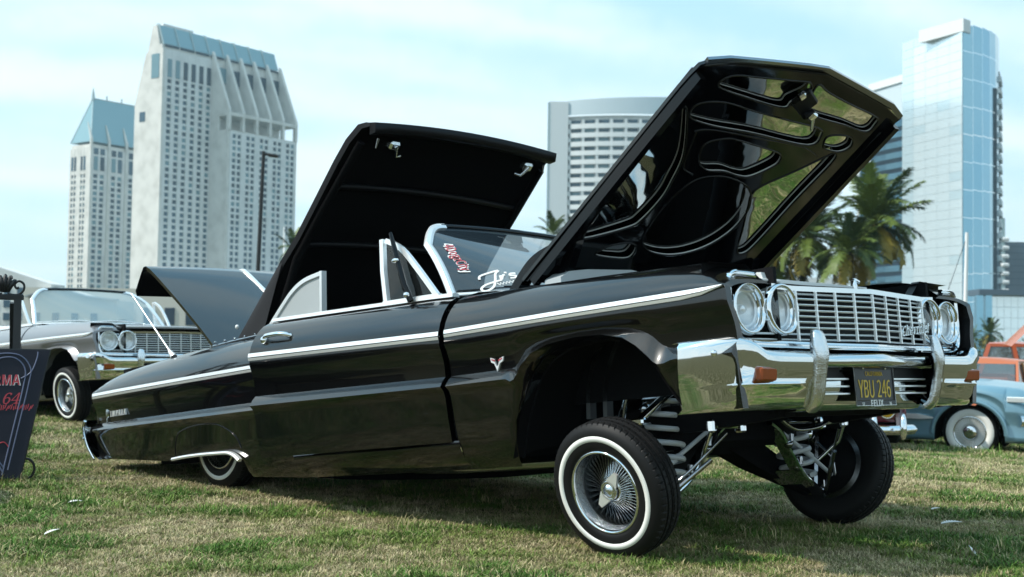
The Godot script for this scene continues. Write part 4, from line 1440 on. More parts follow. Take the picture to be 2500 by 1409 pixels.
func soft_top(root: Node3D, bt: Transform3D) -> void:
	# raised half way: header bow in the air, rear of the cloth still on the deck
	# side outline from the header back and down: forward, up, half width
	var line := [[-1.615, 2.000, 0.66], [-1.645, 2.020, 0.695], [-1.69, 2.015, 0.715], [-1.79, 1.955, 0.725], [-1.90, 1.86, 0.73], [-2.09, 1.68, 0.735], [-2.28, 1.502, 0.74], [-2.42, 1.385, 0.75], [-2.50, 1.29, 0.755], [-2.62, 1.16, 0.77], [-2.74, 1.05, 0.785], [-2.84, 0.975, 0.79]]
	var out := []
	var inn := []
	for i in line.size():
		var q: Array = line[i]
		var prev: Array = line[maxi(i - 1, 0)]
		var next: Array = line[mini(i + 1, line.size() - 1)]
		var d := Vector2(next[0] - prev[0], next[1] - prev[1]).normalized()
		var nrm := Vector2(d.y, -d.x)   # towards the back and up is the outer side
		if nrm.x > 0: nrm = -nrm
		if i < 4: nrm = Vector2(-0.6, 0.8)
		var row := PackedVector3Array()
		var r2 := PackedVector3Array()
		for j in 25:
			var u := lerpf(-1, 1, j / 24.0)
			var crown := 0.05 * (1.0 - pow(absf(u), 2.6)) * smoothstep(-0.5, 2.0, float(i))
			var sag := 0.006 * sin(i * 2.1) * (1.0 - u * u)
			var y: float = q[2] * u
			row.append(B(q[0] + nrm.x * (crown + sag), y, q[1] + nrm.y * (crown + sag)))
			r2.append(B(q[0] + nrm.x * (crown + sag - 0.03), y * 0.985, q[1] + nrm.y * (crown + sag - 0.03)))
		out.append(row)
		inn.append(r2)
	var mb := MB.new()
	mb.grid(out, true, false)
	for j in [0, 24]:
		var a := PackedVector3Array()
		var b := PackedVector3Array()
		for i in out.size():
			a.append(out[i][j])
			b.append(inn[i][j])
		mb.grid([a, b], true)
	mb.grid([out[0], inn[0]], false)
	var top := part("soft_top", mb, M.cloth_outside, root, bt)
	var li := MB.new()
	li.grid(inn, true, true)
	part("headlining", li, M.black_cloth, top)
	# header bow with its two catches
	var hb := MB.new()
	var hp := PackedVector3Array()
	for j in 15:
		var u := lerpf(0.97, -0.97, j / 14.0)
		hp.append(B(-1.612, 0.70 * u, 1.985 + 0.035 * (1.0 - u * u)))
	hb.sweep(hp, v2([[-0.03, -0.035], [0.02, -0.03], [0.03, 0.02], [-0.02, 0.03]]), 1.0, Vector3.UP)
	part("header_bow", hb, M.black_satin, top)
	for s in [1.0, -1.0]:
		var ct := MB.new()
		ct.box(B(-1.665, s * 0.50, 1.925), Vector3(0.055, 0.05, 0.07), Basis(Vector3.BACK, 0.8), 0.012)
		ct.tube(vv([[-1.64, s * 0.50, 1.91], [-1.69, s * 0.47, 1.87], [-1.70, s * 0.43, 1.88]]), [0.010, 0.009, 0.007], 8)
		part("top_catch", ct, M.engraved_chrome, top)
		var pin := MB.new()
		pin.tube(vv([[-1.64, s * 0.62, 1.94], [-1.66, s * 0.625, 1.89]]), [0.008, 0.005], 8)
		part("locating_pin", pin, M.dark_chrome, top)
		# folding frame
		var rl := MB.new()
		rl.tube(vv([[-1.72, s * 0.675, 1.93], [-2.08, s * 0.69, 1.62], [-2.32, s * 0.70, 1.40]]), 0.022, 8)
		rl.tube(vv([[-2.32, s * 0.70, 1.40], [-2.42, s * 0.72, 1.18], [-2.52, s * 0.73, 0.92]]), 0.024, 8)
		rl.tube(vv([[-2.20, s * 0.69, 1.50], [-2.46, s * 0.70, 1.22], [-2.60, s * 0.72, 0.95]]), 0.016, 8)
		part("top_rail", rl, M.black_cloth, top)
		# cloth quarter from rail to deck
		var qt := MB.new()
		var r1 := PackedVector3Array()
		var r2 := PackedVector3Array()
		var r3 := PackedVector3Array()
		for k in 9:
			var t := k / 8.0
			var f := B(lerpf(-2.40, -2.56, t), s * lerpf(0.752, 0.790, t), lerpf(1.375, 0.985, t))
			var e := B(lerpf(-2.44, -2.84, t), s * lerpf(0.750, 0.790, t), lerpf(1.365, 0.978, t))
			r1.append(f)
			r2.append(f.lerp(e, 0.5) + Vector3(0, 0, s * 0.018 * sin(t * PI)))
			r3.append(e)
		qt.grid([r1, r2, r3], true, s > 0)
		part("cloth_quarter", qt, M.cloth_outside, top)
		# rail of studs along the deck
		var sr := MB.new()
		sr.tube(vv([[-2.58, s * 0.805, 0.978], [-2.85, s * 0.800, 0.976], [-3.10, s * 0.79, 0.972]]), 0.010, 8)
		for k in 5:
			sr.ball(B(-2.62 - 0.11 * k, s * 0.803, 0.990), Vector3(0.008, 0.008, 0.008), 8, 6)
		part("stud_rail", sr, M.dark_chrome, root, bt)
		var bt2 := MB.new()
		bt2.ball(B(-2.815, s * 0.80, 1.055), Vector3(0.012, 0.014, 0.012), 10, 8)
		part("stud", bt2, M.white_trim, top)
	# inner cross bows
	for q in [[-1.98, 1.745], [-2.28, 1.47]]:
		var cb := MB.new()
		var cp := PackedVector3Array()
		for j in 13:
			var u := lerpf(-0.92, 0.92, j / 12.0)
			cp.append(B(q[0], 0.73 * u, q[1] - 0.008 + 0.03 * (1.0 - u * u)))
		cb.tube(cp, 0.018, 8)
		part("top_bow", cb, M.black_satin, top)

func suspension(root: Node3D, bt: Transform3D) -> void:
	for s in [1.0, -1.0]:
		var sp := MB.new()
		var path := PackedVector3Array()
		for k in 97:
			var t := k / 96.0
			var a := t * TAU * 6.2
			path.append(B(0.07 - 0.02 * t + 0.076 * cos(a), s * (0.49 - 0.05 * t + 0.076 * sin(a)), lerpf(0.05, 0.42, t)))
		sp.tube(path, 0.0125, 8)
		part("coil_spring", sp, M.spring_paint, root, bt)
		var la := MB.new()
		for k in [[0.14, 0.16]]:
			la.sweep(smooth_path(vv([[k[0], s * 0.17, 0.30], [k[0], s * 0.24, 0.26], [k[0] - 0.01, s * 0.32, 0.17], [k[0] * 0.8, s * 0.44, 0.055], [k[1] * 0.5, s * 0.60, -0.02], [0.02, s * 0.72, -0.055]]), 5), v2([[-0.030, -0.010], [0.030, -0.010], [0.034, 0.0], [0.030, 0.010], [-0.030, 0.010], [-0.034, 0.0]]), 1.0, Vector3.UP, false, false)
		la.box(B(0.04, s * 0.46, 0.045), Vector3(0.20, 0.02, 0.14), Basis(Vector3.RIGHT, s * 0.5), 0.008)
		var arm := part("lower_control_arm", la, M.chrome, root, bt)
		var bl := MB.new()
		for q in [[0.16, 0.30, 0.20], [0.13, 0.40, 0.09], [0.05, 0.70, -0.03]]:
			bl = MB.new()
			bl.ball(B(q[0], s * q[1], q[2]), Vector3(0.022, 0.022, 0.022), 10, 8)
			bl.box(B(q[0] + 0.012, s * (q[1] + 0.01), q[2] + 0.03), Vector3(0.02, 0.04, 0.02), Basis(), 0.004)
			part("arm_bolt", bl, M.dark_chrome, arm)
		var rl := MB.new()
		rl.sweep(vv([[-0.06, s * 0.06, 0.27], [-0.06, s * 0.30, 0.155], [-0.05, s * 0.55, 0.05], [-0.03, s * 0.72, -0.03]]), v2([[-0.05, -0.055], [0.05, -0.055], [0.05, 0.055], [-0.05, 0.055]]), [1.3, 1.1, 0.8, 0.5], Vector3.UP, false, false)
		part("control_arm_beam", rl, M.undercoat, root, bt)
		var ua := MB.new()
		for k in [0.13, -0.13]:
			ua.tube(smooth_path(vv([[k, s * 0.42, 0.47], [k * 0.8, s * 0.52, 0.42], [0.0, s * 0.70, 0.25]]), 4), 0.018, 8)
		ua.ball(B(0.0, s * 0.70, 0.245), Vector3(0.035, 0.04, 0.035), 12, 8)
		ua.box(B(0.06, s * 0.62, 0.33), Vector3(0.07, 0.03, 0.05), Basis(), 0.008)
		part("upper_control_arm", ua, M.chrome, root, bt)
		var tr := MB.new()
		tr.tube(vv([[0.13, s * 0.26, 0.275], [0.12, s * 0.50, 0.155], [0.10, s * 0.74, 0.032]]), 0.010, 8)
		tr.tube(vv([[0.124, s * 0.46, 0.175], [0.118, s * 0.54, 0.135]]), 0.015, 8)
		tr.ball(B(0.10, s * 0.745, 0.030), Vector3(0.022, 0.022, 0.022), 10, 8)
		part("tie_rod", tr, M.spring_paint, root, bt)
		var sr := MB.new()
		sr.tube(vv([[0.34, s * 0.49, 0.298], [0.34, s * 0.33, 0.288]]), [0.014, 0.013], 10)
		sr.box(B(0.34, s * 0.495, 0.292), Vector3(0.035, 0.055, 0.035), Basis(Vector3.UP, 0.3), 0.008)
		sr.box(B(0.34, s * 0.30, 0.287), Vector3(0.04, 0.055, 0.045), Basis(Vector3.UP, 0.2), 0.008)
		sr.tube(vv([[0.34, s * 0.495, 0.28], [0.30, s * 0.50, 0.20], [0.22, s * 0.44, 0.12]]), 0.009, 8)
		part("sway_bar_link", sr, M.chrome, root, bt)
		var rod := MB.new()
		rod.tube(vv([[0.36, s * 0.42, 0.26], [0.24, s * 0.52, 0.12], [0.10, s * 0.66, -0.03]]), 0.006, 8)
		rod.tube(vv([[0.30, s * 0.46, 0.155], [0.18, s * 0.58, 0.03], [0.08, s * 0.70, -0.05]]), 0.010, 8)
		part("strut_rod", rod, M.dark_chrome, root, bt)
		var kn := MB.new()
		kn.box(B(0.0, s * 0.735, 0.09), Vector3(0.06, 0.30, 0.05), Basis(Vector3.RIGHT, s * 0.2), 0.012)
		kn.tube(vv([[0.05, s * 0.70, 0.20], [0.12, s * 0.72, 0.12], [0.12, s * 0.73, 0.02]]), 0.008, 8)
		part("steering_knuckle", kn, M.dark_chrome, root, bt)
		var cp := MB.new()
		cp.box(B(0.0, s * 0.40, 0.40), Vector3(0.16, 0.12, 0.14), Basis(), 0.03)
		cp.ball(B(0.03, s * 0.54, 0.385), Vector3(0.03, 0.03, 0.03), 10, 8)
		part("spring_cup", cp, M.dark_chrome, root, bt)
	for q in [[-0.20, 0.70, 0.42], [-0.10, 0.71, 0.36]]:
		var fb := MB.new()
		fb.sweep(smooth_path(vv([[q[0] + 0.06, 0.575, q[1]], [q[0] - 0.01, 0.575, 0.60], [q[0] - 0.05, 0.575, 0.48], [q[0] - 0.06, 0.575, q[2] - 0.06]]), 5), v2([[-0.012, -0.02], [0.012, -0.02], [0.012, 0.02], [-0.012, 0.02]]), 1.0, Vector3.BACK, false, false)
		part("liner_rib", fb, M.liner_grey, root, bt)
	var ln := MB.new()
	ln.tube(smooth_path(vv([[0.55, 0.30, 0.30], [0.45, 0.05, 0.26], [0.40, -0.20, 0.27], [0.35, -0.38, 0.31]]), 5), 0.009, 8)
	ln.tube(vv([[0.60, 0.36, 0.335], [0.60, -0.08, 0.325]]), 0.010, 8)
	ln.tube(vv([[0.30, -0.10, 0.30], [0.26, -0.36, 0.30]]), 0.010, 8)
	part("hydraulic_line", ln, M.dark_chrome, root, bt)

func build_hero() -> void:
	var root := thing("convertible_car", "glossy black lowrider convertible, nose jacked up, hood and boot lid open", "car", Vector3(0.99948, 0, -5.88317), -0.814866)
	var pivot := Transform3D(Basis(Vector3.BACK, 0.1132535), Vector3(-3.02, -0.14103, 0)) * Transform3D(Basis(Vector3.RIGHT, -0.00786), Vector3.ZERO)
	var bt := pivot * Transform3D(Basis(), Vector3(3.02, 0, 0))
	bt = Transform3D(Basis(Vector3.BACK, 0.1132535), Vector3(-3.02, -0.14103, 0)) * Transform3D(Basis(), Vector3(3.02, 0.5, 0)) * Transform3D(Basis(Vector3.RIGHT, -0.00786), Vector3.ZERO) * Transform3D(Basis(), Vector3(0, -0.5, 0))
	lowrider(root, bt, M.black_paint, {"open": true, "door": 0.155, "drift": 0.022})
	soft_top(root, bt)
	suspension(root, bt)
	# aerial on the near quarter panel
	var an := MB.new()
	an.tube(vv([[-3.49, 0.84, 0.945], [-3.53, 0.845, 0.985]]), [0.022, 0.013], 12)
	an.tube(vv([[-3.53, 0.845, 0.985], [-3.545, 0.845, 1.0], [-4.01, 0.85, 1.411]]), [0.010, 0.006, 0.0035], 8)
	part("aerial", an, M.bright_trim, root, bt)
	# wheels: the front pair droops with its tops leaning outwards
	wheel(root, Transform3D(Basis(Vector3.UP, 0.0486) * Basis(Vector3.RIGHT, 0.2257), Vector3(0.0537, 0.281, 0.9036 - 0.077)))
	wheel(root, Transform3D(Basis(Vector3.UP, PI + 0.06) * Basis(Vector3.RIGHT, 0.2257), Vector3(0.03, 0.281, -0.83)))
	wheel(root, Transform3D(Basis(), Vector3(-3.05, 0.282, 0.755)), false)
	wheel(root, Transform3D(Basis(Vector3.UP, PI), Vector3(-3.05, 0.282, -0.755)), false)
	var ax := MB.new()
	ax.tube(PackedVector3Array([Vector3(-3.05, 0.282, -0.7), Vector3(-3.05, 0.282, 0.7)]), 0.04, 10)
	part("rear_axle", ax, M.undercoat, root)

# ---------------------------------------------------------------- the hotel towers and the street behind
func pane_box(w: float, h: float, d := 0.3) -> ArrayMesh:
	var mb := MB.new()
	mb.box(Vector3.ZERO, Vector3(w, h, d))
	return mb.mesh()

func town_materials() -> void:
	textured(mat("concrete", 0.5, 0.49, 0.45, 0.85, 0.0, 0.2), noise_tex(41, 0.01, [[0.0, Color(0.50, 0.49, 0.455)], [0.5, Color(0.61, 0.60, 0.565)], [1.0, Color(0.67, 0.66, 0.62)]], 512, 5), 0.02)
	textured(mat("grey_concrete", 0.4, 0.42, 0.42, 0.85, 0.0, 0.2), noise_tex(42, 0.01, [[0.0, Color(0.53, 0.54, 0.53)], [0.5, Color(0.62, 0.63, 0.62)], [1.0, Color(0.68, 0.69, 0.68)]], 512, 5), 0.02)
	mat("white_wall", 0.66, 0.68, 0.68, 0.8, 0.0, 0.2)
	mat("pale_panel", 0.50, 0.58, 0.62, 0.5, 0.0, 0.4)
	mat("roof_glass", 0.20, 0.34, 0.38, 0.35, 0.2)
	mat("roof_rib", 0.30, 0.40, 0.42, 0.6)
	mat("pane_dark", 0.012, 0.026, 0.05, 0.12, 0.0, 0.35)
	mat("pane_blue", 0.03, 0.07, 0.11, 0.12, 0.0, 0.4)
	mat("pane_light", 0.11, 0.21, 0.25, 0.15)
	mat("mirror_glass", 0.82, 0.91, 0.94, 0.10, 0.55)
	mat("mirror_glass_grey", 0.70, 0.83, 0.88, 0.10, 0.55)
	mat("mirror_blue", 0.22, 0.42, 0.54, 0.10, 0.9)
	mat("mullion", 0.50, 0.58, 0.61, 0.5)
	mat("cream_wall", 0.55, 0.52, 0.45, 0.85)
	mat("tile_roof", 0.30, 0.33, 0.34, 0.8)
	mat("dark_cladding", 0.055, 0.085, 0.12, 0.3)
	mat("lamp_black", 0.008, 0.008, 0.009, 0.5)
	mat("mast_white", 0.75, 0.76, 0.76, 0.5)

func any_pane(r: float) -> Material:
	return M.pane_dark if r < 0.5 else (M.pane_blue if r < 0.78 else M.pane_light)

func window_grid(b: Node3D, wall: Node3D, cols: Array, rows: Array, w: float, h: float, z: float, budget: Array, xf := Transform3D()) -> void:
	# windows in a wall: each pane its own part up to the budget, the rest as one
	var pm := pane_box(w, h, 0.2)
	var spare := SurfaceTool.new()
	var n := 0
	for r in rows:
		for c in cols:
			var at := xf * Transform3D(Basis(), Vector3(c, r, z))
			if budget[0] > 0:
				part("window", pm, any_pane(rng.randf()), b, at)
				budget[0] -= 1
			else:
				spare.append_from(pm, 0, at)
				n += 1
	if n > 0:
		part("windows", spare.commit(), M.pane_blue, b).set_meta("kind", "stuff")

func wall_frame(cols: Array, rows: Array, w: float, h: float, x0: float, x1: float, y0: float, y1: float, z: float, d: float, xf := Transform3D()) -> MB:
	# piers between the columns, proud of the glass, and bands between the rows, a little behind the piers
	var mb := MB.new()
	var edges := [x0]
	for c in cols:
		edges.append(c - w / 2)
		edges.append(c + w / 2)
	edges.append(x1)
	for i in range(0, edges.size(), 2):
		var a: float = edges[i]
		var e: float = edges[i + 1]
		mb.box(xf * Vector3((a + e) / 2, (y0 + y1) / 2, z - d / 2), Vector3(e - a, y1 - y0, d), xf.basis)
	var ys := [y0]
	var sorted := rows.duplicate()
	sorted.sort()
	for r in sorted:
		ys.append(r - h / 2)
		ys.append(r + h / 2)
	ys.append(y1)
	for i in range(0, ys.size(), 2):
		var a: float = ys[i]
		var e: float = ys[i + 1]
		if e - a > 0.02:
			for c in cols:
				mb.box(xf * Vector3(c, (a + e) / 2, z - d / 2 - 0.06), Vector3(w - 0.004, e - a, d - 0.12), xf.basis)
	return mb

func build_buildings() -> void:
	town_materials()
	# big hotel slab: x along the front, z out of the front
	var a := thing("hotel_tower", "broad beige hotel slab with a sloping blue glazed roof and concrete fins", "building", Vector3(-166.0, -1.0, -600.0), 0.9395)
	var core := MB.new()
	core.prism(v2([[-0.7, 0.0], [-0.7, 141.5], [-2.6, 141.5], [-5.0, 151.0], [-8.0, 151.0], [-11.0, 139.0], [-12.5, 138.0], [-20.0, 114.0], [-20.0, 0.0]]), Transform3D(Basis(Vector3(0, 0, 1), Vector3(0, 1, 0), Vector3(-1, 0, 0)), Vector3(75.4, 0, 0)), 75.35)
	core.box(Vector3(0.75, 69.75, -0.35), Vector3(1.5, 139.5, 0.7))
	var wall := part("wall", core, M.concrete, a)
	var lcols := []
	for k in 6:
		lcols.append(4.2 + 4.75 * k)
	var lrows := []
	for k in 37:
		lrows.append(124.4 - 3.0 * k)
	var budget := [118]
	part("front_wall", wall_frame(lcols, lrows + [131.0], 2.5, 1.95, 1.5, 29.6, 0.0, 139.5, 0.0, 0.7), M.grey_concrete, a)
	window_grid(a, wall, lcols, lrows, 2.5, 1.95, -0.6, budget)
	window_grid(a, wall, lcols, [130.6], 2.5, 8.6, 0.06, [6])
	# projecting wing with five bays
	var wing := MB.new()
	wing.box(Vector3(30.1, 52.0, 6.4), Vector3(1.0, 104.0, 12.8))
	wing.box(Vector3(74.9, 52.0, 6.4), Vector3(1.0, 104.0, 12.8))
	wing.box(Vector3(52.5, 103.6, 6.4), Vector3(43.8, 0.8, 12.8))
	wing.box(Vector3(52.5, 111.8, 6.8), Vector3(45.8, 1.6, 13.2))
	for k in 6:
		wing.box(Vector3(30.35 + 8.86 * k, 107.5, 12.4), Vector3(1.5, 7.0, 1.9))
	wing.box(Vector3(52.5, 107.5, 0.5), Vector3(44.0, 7.0, 1.0))
	wing.box(Vector3(30.1, 107.5, 3.0), Vector3(1.0, 7.0, 6.0))
	part("wing", wing, M.concrete, a)
	for k in 6:
		var fin := MB.new()
		fin.prism(v2([[0.0, 112.6], [13.4, 112.6], [13.2, 114.0], [0.6, 142.8], [0.0, 143.6]]), Transform3D(Basis(Vector3(0, 0, 1), Vector3(0, 1, 0), Vector3(-1, 0, 0)), Vector3(31.1 + 8.86 * k, 0, 0)), 1.5)
		part("fin", fin, M.concrete, a)
	var rcols := []
	for k in 5:
		rcols.append(33.2 + 8.86 * k)
		rcols.append(36.4 + 8.86 * k)
	var rrows := []
	for k in 33:
		rrows.append(101.2 - 3.0 * k)
	part("wing_front", wall_frame(rcols, rrows, 2.3, 1.95, 30.6, 74.4, 0.0, 103.2, 13.5, 0.7), M.grey_concrete, a)
	var b2 := [150]
	window_grid(a, wall, rcols, rrows, 2.3, 1.95, 12.9, b2)
	for k in 5:
		var sk := MB.new()
		sk.box(Vector3(35.2 + 8.86 * k, 132.6, 0.3), Vector3(6.4, 7.4, 0.4))
		part("sky_window", sk, M.pane_light if k == 0 else M.pane_dark, a)
		for q in [125.5, 121.5]:
			part("window", pane_box(2.4, 1.9), M.pane_dark, a, Transform3D(Basis(), Vector3(36.6 + 8.86 * k, q, 0.2)))
	# glazed roof
	for k in 8:
		var rp := MB.new()
		var xa := 1.2 + 9.27 * k
		rp.quad(Vector3(xa, 142.0, -1.0), Vector3(xa, 151.3, -4.6), Vector3(xa + 8.6, 151.3, -4.6), Vector3(xa + 8.6, 142.0, -1.0))
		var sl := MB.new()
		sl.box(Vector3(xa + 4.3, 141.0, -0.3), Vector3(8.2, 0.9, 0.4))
		part("dark_strip", sl, M.pane_dark, a)  # solid dark strip below each roof panel
		part("roof_panel", rp, M.roof_glass, a)
		var rr := MB.new()
		rr.sweep(PackedVector3Array([Vector3(xa - 0.35, 141.4, -0.6), Vector3(xa - 0.35, 151.5, -4.4), Vector3(xa - 0.35, 151.7, -6.0)]), v2([[-0.3, -0.3], [0.3, -0.3], [0.3, 0.3], [-0.3, 0.3]]), 1.0, Vector3.RIGHT, false, false)
		part("roof_rib", rr, M.roof_rib, a)
	var pent := MB.new()
	pent.box(Vector3(13.0, 151.8, -6.5), Vector3(18.0, 1.6, 2.6))
	part("roof_plant", pent, M.grey_concrete, a)
	# end wall openings
	part("window", pane_box(0.3, 11.5, 5.6), M.pane_light, a, Transform3D(Basis(), Vector3(-0.03, 131.5, -5.2)))
	part("window", pane_box(0.3, 4.6, 4.0), M.pane_blue, a, Transform3D(Basis(), Vector3(-0.03, 108.0, -14.0)))
	var pod := MB.new()
	pod.box(Vector3(36.0, 9.0, 26.0), Vector3(110.0, 18.0, 24.0))
	part("podium", pod, M.concrete, a)
	for q in [[-14.0, 8.0, 3.0, 12.0], [4.0, 8.0, 9.0, 13.0], [18.0, 7.0, 5.0, 7.0], [26.0, 7.0, 5.0, 7.0], [36.0, 8.0, 8.0, 12.0]]:
		part("podium_window", pane_box(q[2], q[3], 0.4), M.pane_dark if q[2] > 4 else M.pane_blue, a, Transform3D(Basis(), Vector3(q[0], q[1], 38.02)))
	# second hotel tower, further back, with a hipped roof
	var t2 := thing("hotel_tower", "narrower hotel tower with a steep hipped blue grey roof and a spike", "building", Vector3(-232.2, -1.0, -700.0), 0.9395)
	var tb := MB.new()
	tb.box(Vector3(24.5, 54.5, -9.4), Vector3(46.9, 109.0, 17.3))
	part("wall", tb, M.concrete, t2)
	var tc := []
	for k in 4:
		tc.append(4.0 + 11.6 * k)
		tc.append(8.2 + 11.6 * k)
	var tr := []
	for k in 29:
		tr.append(91.5 - 3.2 * k)
	part("front_wall", wall_frame(tc, tr, 2.7, 2.1, 0.2, 48.0, 0.0, 107.0, 0.0, 0.7), M.grey_concrete, t2)
	var b3 := [190]
	window_grid(t2, t2, tc, tr, 2.7, 2.1, -0.55, b3)
	window_grid(t2, t2, tc, [98.5], 2.7, 7.6, 0.06, [8])
	window_grid(t2, t2, tc, [105.2], 2.9, 3.4, 0.06, [8])
	for k in 5:
		var pil := MB.new()
		pil.sweep(PackedVector3Array([Vector3(0.6 + 11.6 * k, 0, 0.35), Vector3(0.6 + 11.6 * k, 112.0, 0.35), Vector3(0.6 + 11.6 * k, 121.0, -3.2)]), v2([[-0.7, -0.5], [0.7, -0.5], [0.7, 0.5], [-0.7, 0.5]]), [1.0, 1.0, 0.3], Vector3.BACK, false, false)
		part("pilaster", pil, M.concrete, t2)
	var side := Transform3D(Basis(Vector3.UP, -PI / 2), Vector3(0, 0, -18.1))
	var sc := [2.6, 5.2, 11.0, 13.6]
	part("end_wall", wall_frame(sc, tr, 1.7, 2.0, 0.2, 17.9, 0.0, 107.0, 0.0, 0.7, side), M.concrete, t2)
	window_grid(t2, t2, sc, tr, 1.7, 2.0, -0.5, [100], side)
	window_grid(t2, t2, sc, [98.5], 1.7, 7.6, 0.06, [4], side)
	var hip := MB.new()
	var e0 := [Vector3(0.4, 110.3, 0.2), Vector3(48, 110.3, 0.2), Vector3(48, 110.3, -18.4), Vector3(0.4, 110.3, -18.4)]
	var r0 := Vector3(7.5, 136.0, -9.0)
	var r1 := Vector3(48, 136.0, -9.0)
	hip.quad(e0[0], r0, r1, e0[1])
	hip.quad(e0[2], r1, r0, e0[3])
	hip.tri(e0[3], r0, e0[0])
	hip.tri(e0[1], r1, e0[2])
	hip.quad(e0[0], e0[1], e0[2], e0[3])
	part("roof", hip, M.roof_glass, t2)
	var sp := MB.new()
	sp.tube(PackedVector3Array([r0 + Vector3(0, -1, 0), r0 + Vector3(0, 2.0, 0), r0 + Vector3(0, 6.0, 0)]), [1.0, 0.8, 0.12], 8)
	part("spike", sp, M.roof_rib, t2)
	for k in 3:
		var tp := MB.new()
		tp.tube(PackedVector3Array([r0 + Vector3(9.0 + 10.0 * k, -0.6, 0), r0 + Vector3(9.0 + 10.0 * k, 2.6, 0)]), 0.4, 6)
		part("finial", tp, M.roof_rib, t2)
	var hr := MB.new()
	hr.tube(PackedVector3Array([e0[0], r0, r1]), 0.35, 6)
	hr.tube(PackedVector3Array([e0[3], r0]), 0.3, 6)
	part("ridge", hr, M.roof_rib, t2)
	curved_tower()
	mirror_tower()
	low_buildings()

func curved_tower() -> void:
	var t := thing("hotel_tower", "pale curved hotel tower with stacked white balconies, seen between soft top and hood", "building", Vector3(0, -1, 0))
	var plan := func(k: float, back: float) -> Vector3:
		# along the curved front, k from 0 to 1
		var an := lerpf(-0.42, 0.55, k)
		return Vector3(52.0 + 72.0 * sin(an), 0, -616.0 + 72.0 * cos(an) - back)
	var shaft := MB.new()
	var lo := PackedVector3Array()
	var hi := PackedVector3Array()
	for i in 25:
		var q: Vector3 = plan.call(i / 24.0, 2.6)
		lo.append(q)
		hi.append(q + Vector3(0, 101.0, 0))
	shaft.grid([lo, hi], true)
	part("shaft", shaft, M.grey_concrete, t)
	var cap := MB.new()
	var rows := [PackedVector3Array(), PackedVector3Array(), PackedVector3Array()]
	for i in 25:
		var k := i / 24.0
		var q: Vector3 = plan.call(k, 0.0)
		rows[0].append(q + Vector3(0, 101.2, 0))
		rows[1].append(q + Vector3(0, 107.5 + 2.2 * k, 0))
		rows[2].append(q + Vector3(0, 107.5 + 2.2 * k, -22.0))
	cap.grid(rows, false)
	part("parapet", cap, M.pale_panel, t)
	var sidew := MB.new()
	var c0: Vector3 = plan.call(0.0, 0.0)
	sidew.box(Vector3(c0.x - 3.6, 53.5, c0.z - 8.0), Vector3(8.2, 107.0, 18.0))
	part("side_wall", sidew, M.white_wall, t)
	var gr := MB.new()
	gr.box(Vector3(c0.x - 7.9, 53.3, c0.z + 0.6), Vector3(0.8, 106.6, 1.0))
	part("edge_strip", gr, M.roof_rib, t)
	for f in 25:
		var y := 97.2 - 3.86 * f
		var sl := MB.new()
		var sec := [PackedVector3Array(), PackedVector3Array(), PackedVector3Array(), PackedVector3Array()]
		for i in 19:
			var k := lerpf(0.02, 1.0, i / 18.0)
			var q: Vector3 = plan.call(k, 0.0)
			var qb: Vector3 = plan.call(k, 2.6)
			sec[0].append(qb + Vector3(0, y - 1.9, 0))
			sec[1].append(q + Vector3(0, y - 1.9, 0))
			sec[2].append(q + Vector3(0, y + 0.1, 0))
			sec[3].append(qb + Vector3(0, y + 0.1, 0))
		sl.grid(sec, false)
		part("balcony", sl, M.white_wall, t)
		for j in 11:
			var pa: Vector3 = plan.call(0.03 + 0.088 * j, 2.3)
			var pb: Vector3 = plan.call(0.03 + 0.088 * j + 0.062, 2.3)
			var pn := MB.new()
			pn.quad(pa + Vector3(0, y + 0.1, 0), pa + Vector3(0, y + 1.95, 0), pb + Vector3(0, y + 1.95, 0), pb + Vector3(0, y + 0.1, 0))
			part("window", pn, M.pane_blue if rng.randf() < 0.6 else M.pane_light, t)
			if f < 13:
				var dv := MB.new()
				var c: Vector3 = plan.call(0.03 + 0.088 * j - 0.012, 1.2)
				dv.box(c + Vector3(0, y + 1.0, 0), Vector3(1.0, 1.96, 2.2))
				part("divider", dv, M.white_wall, t)

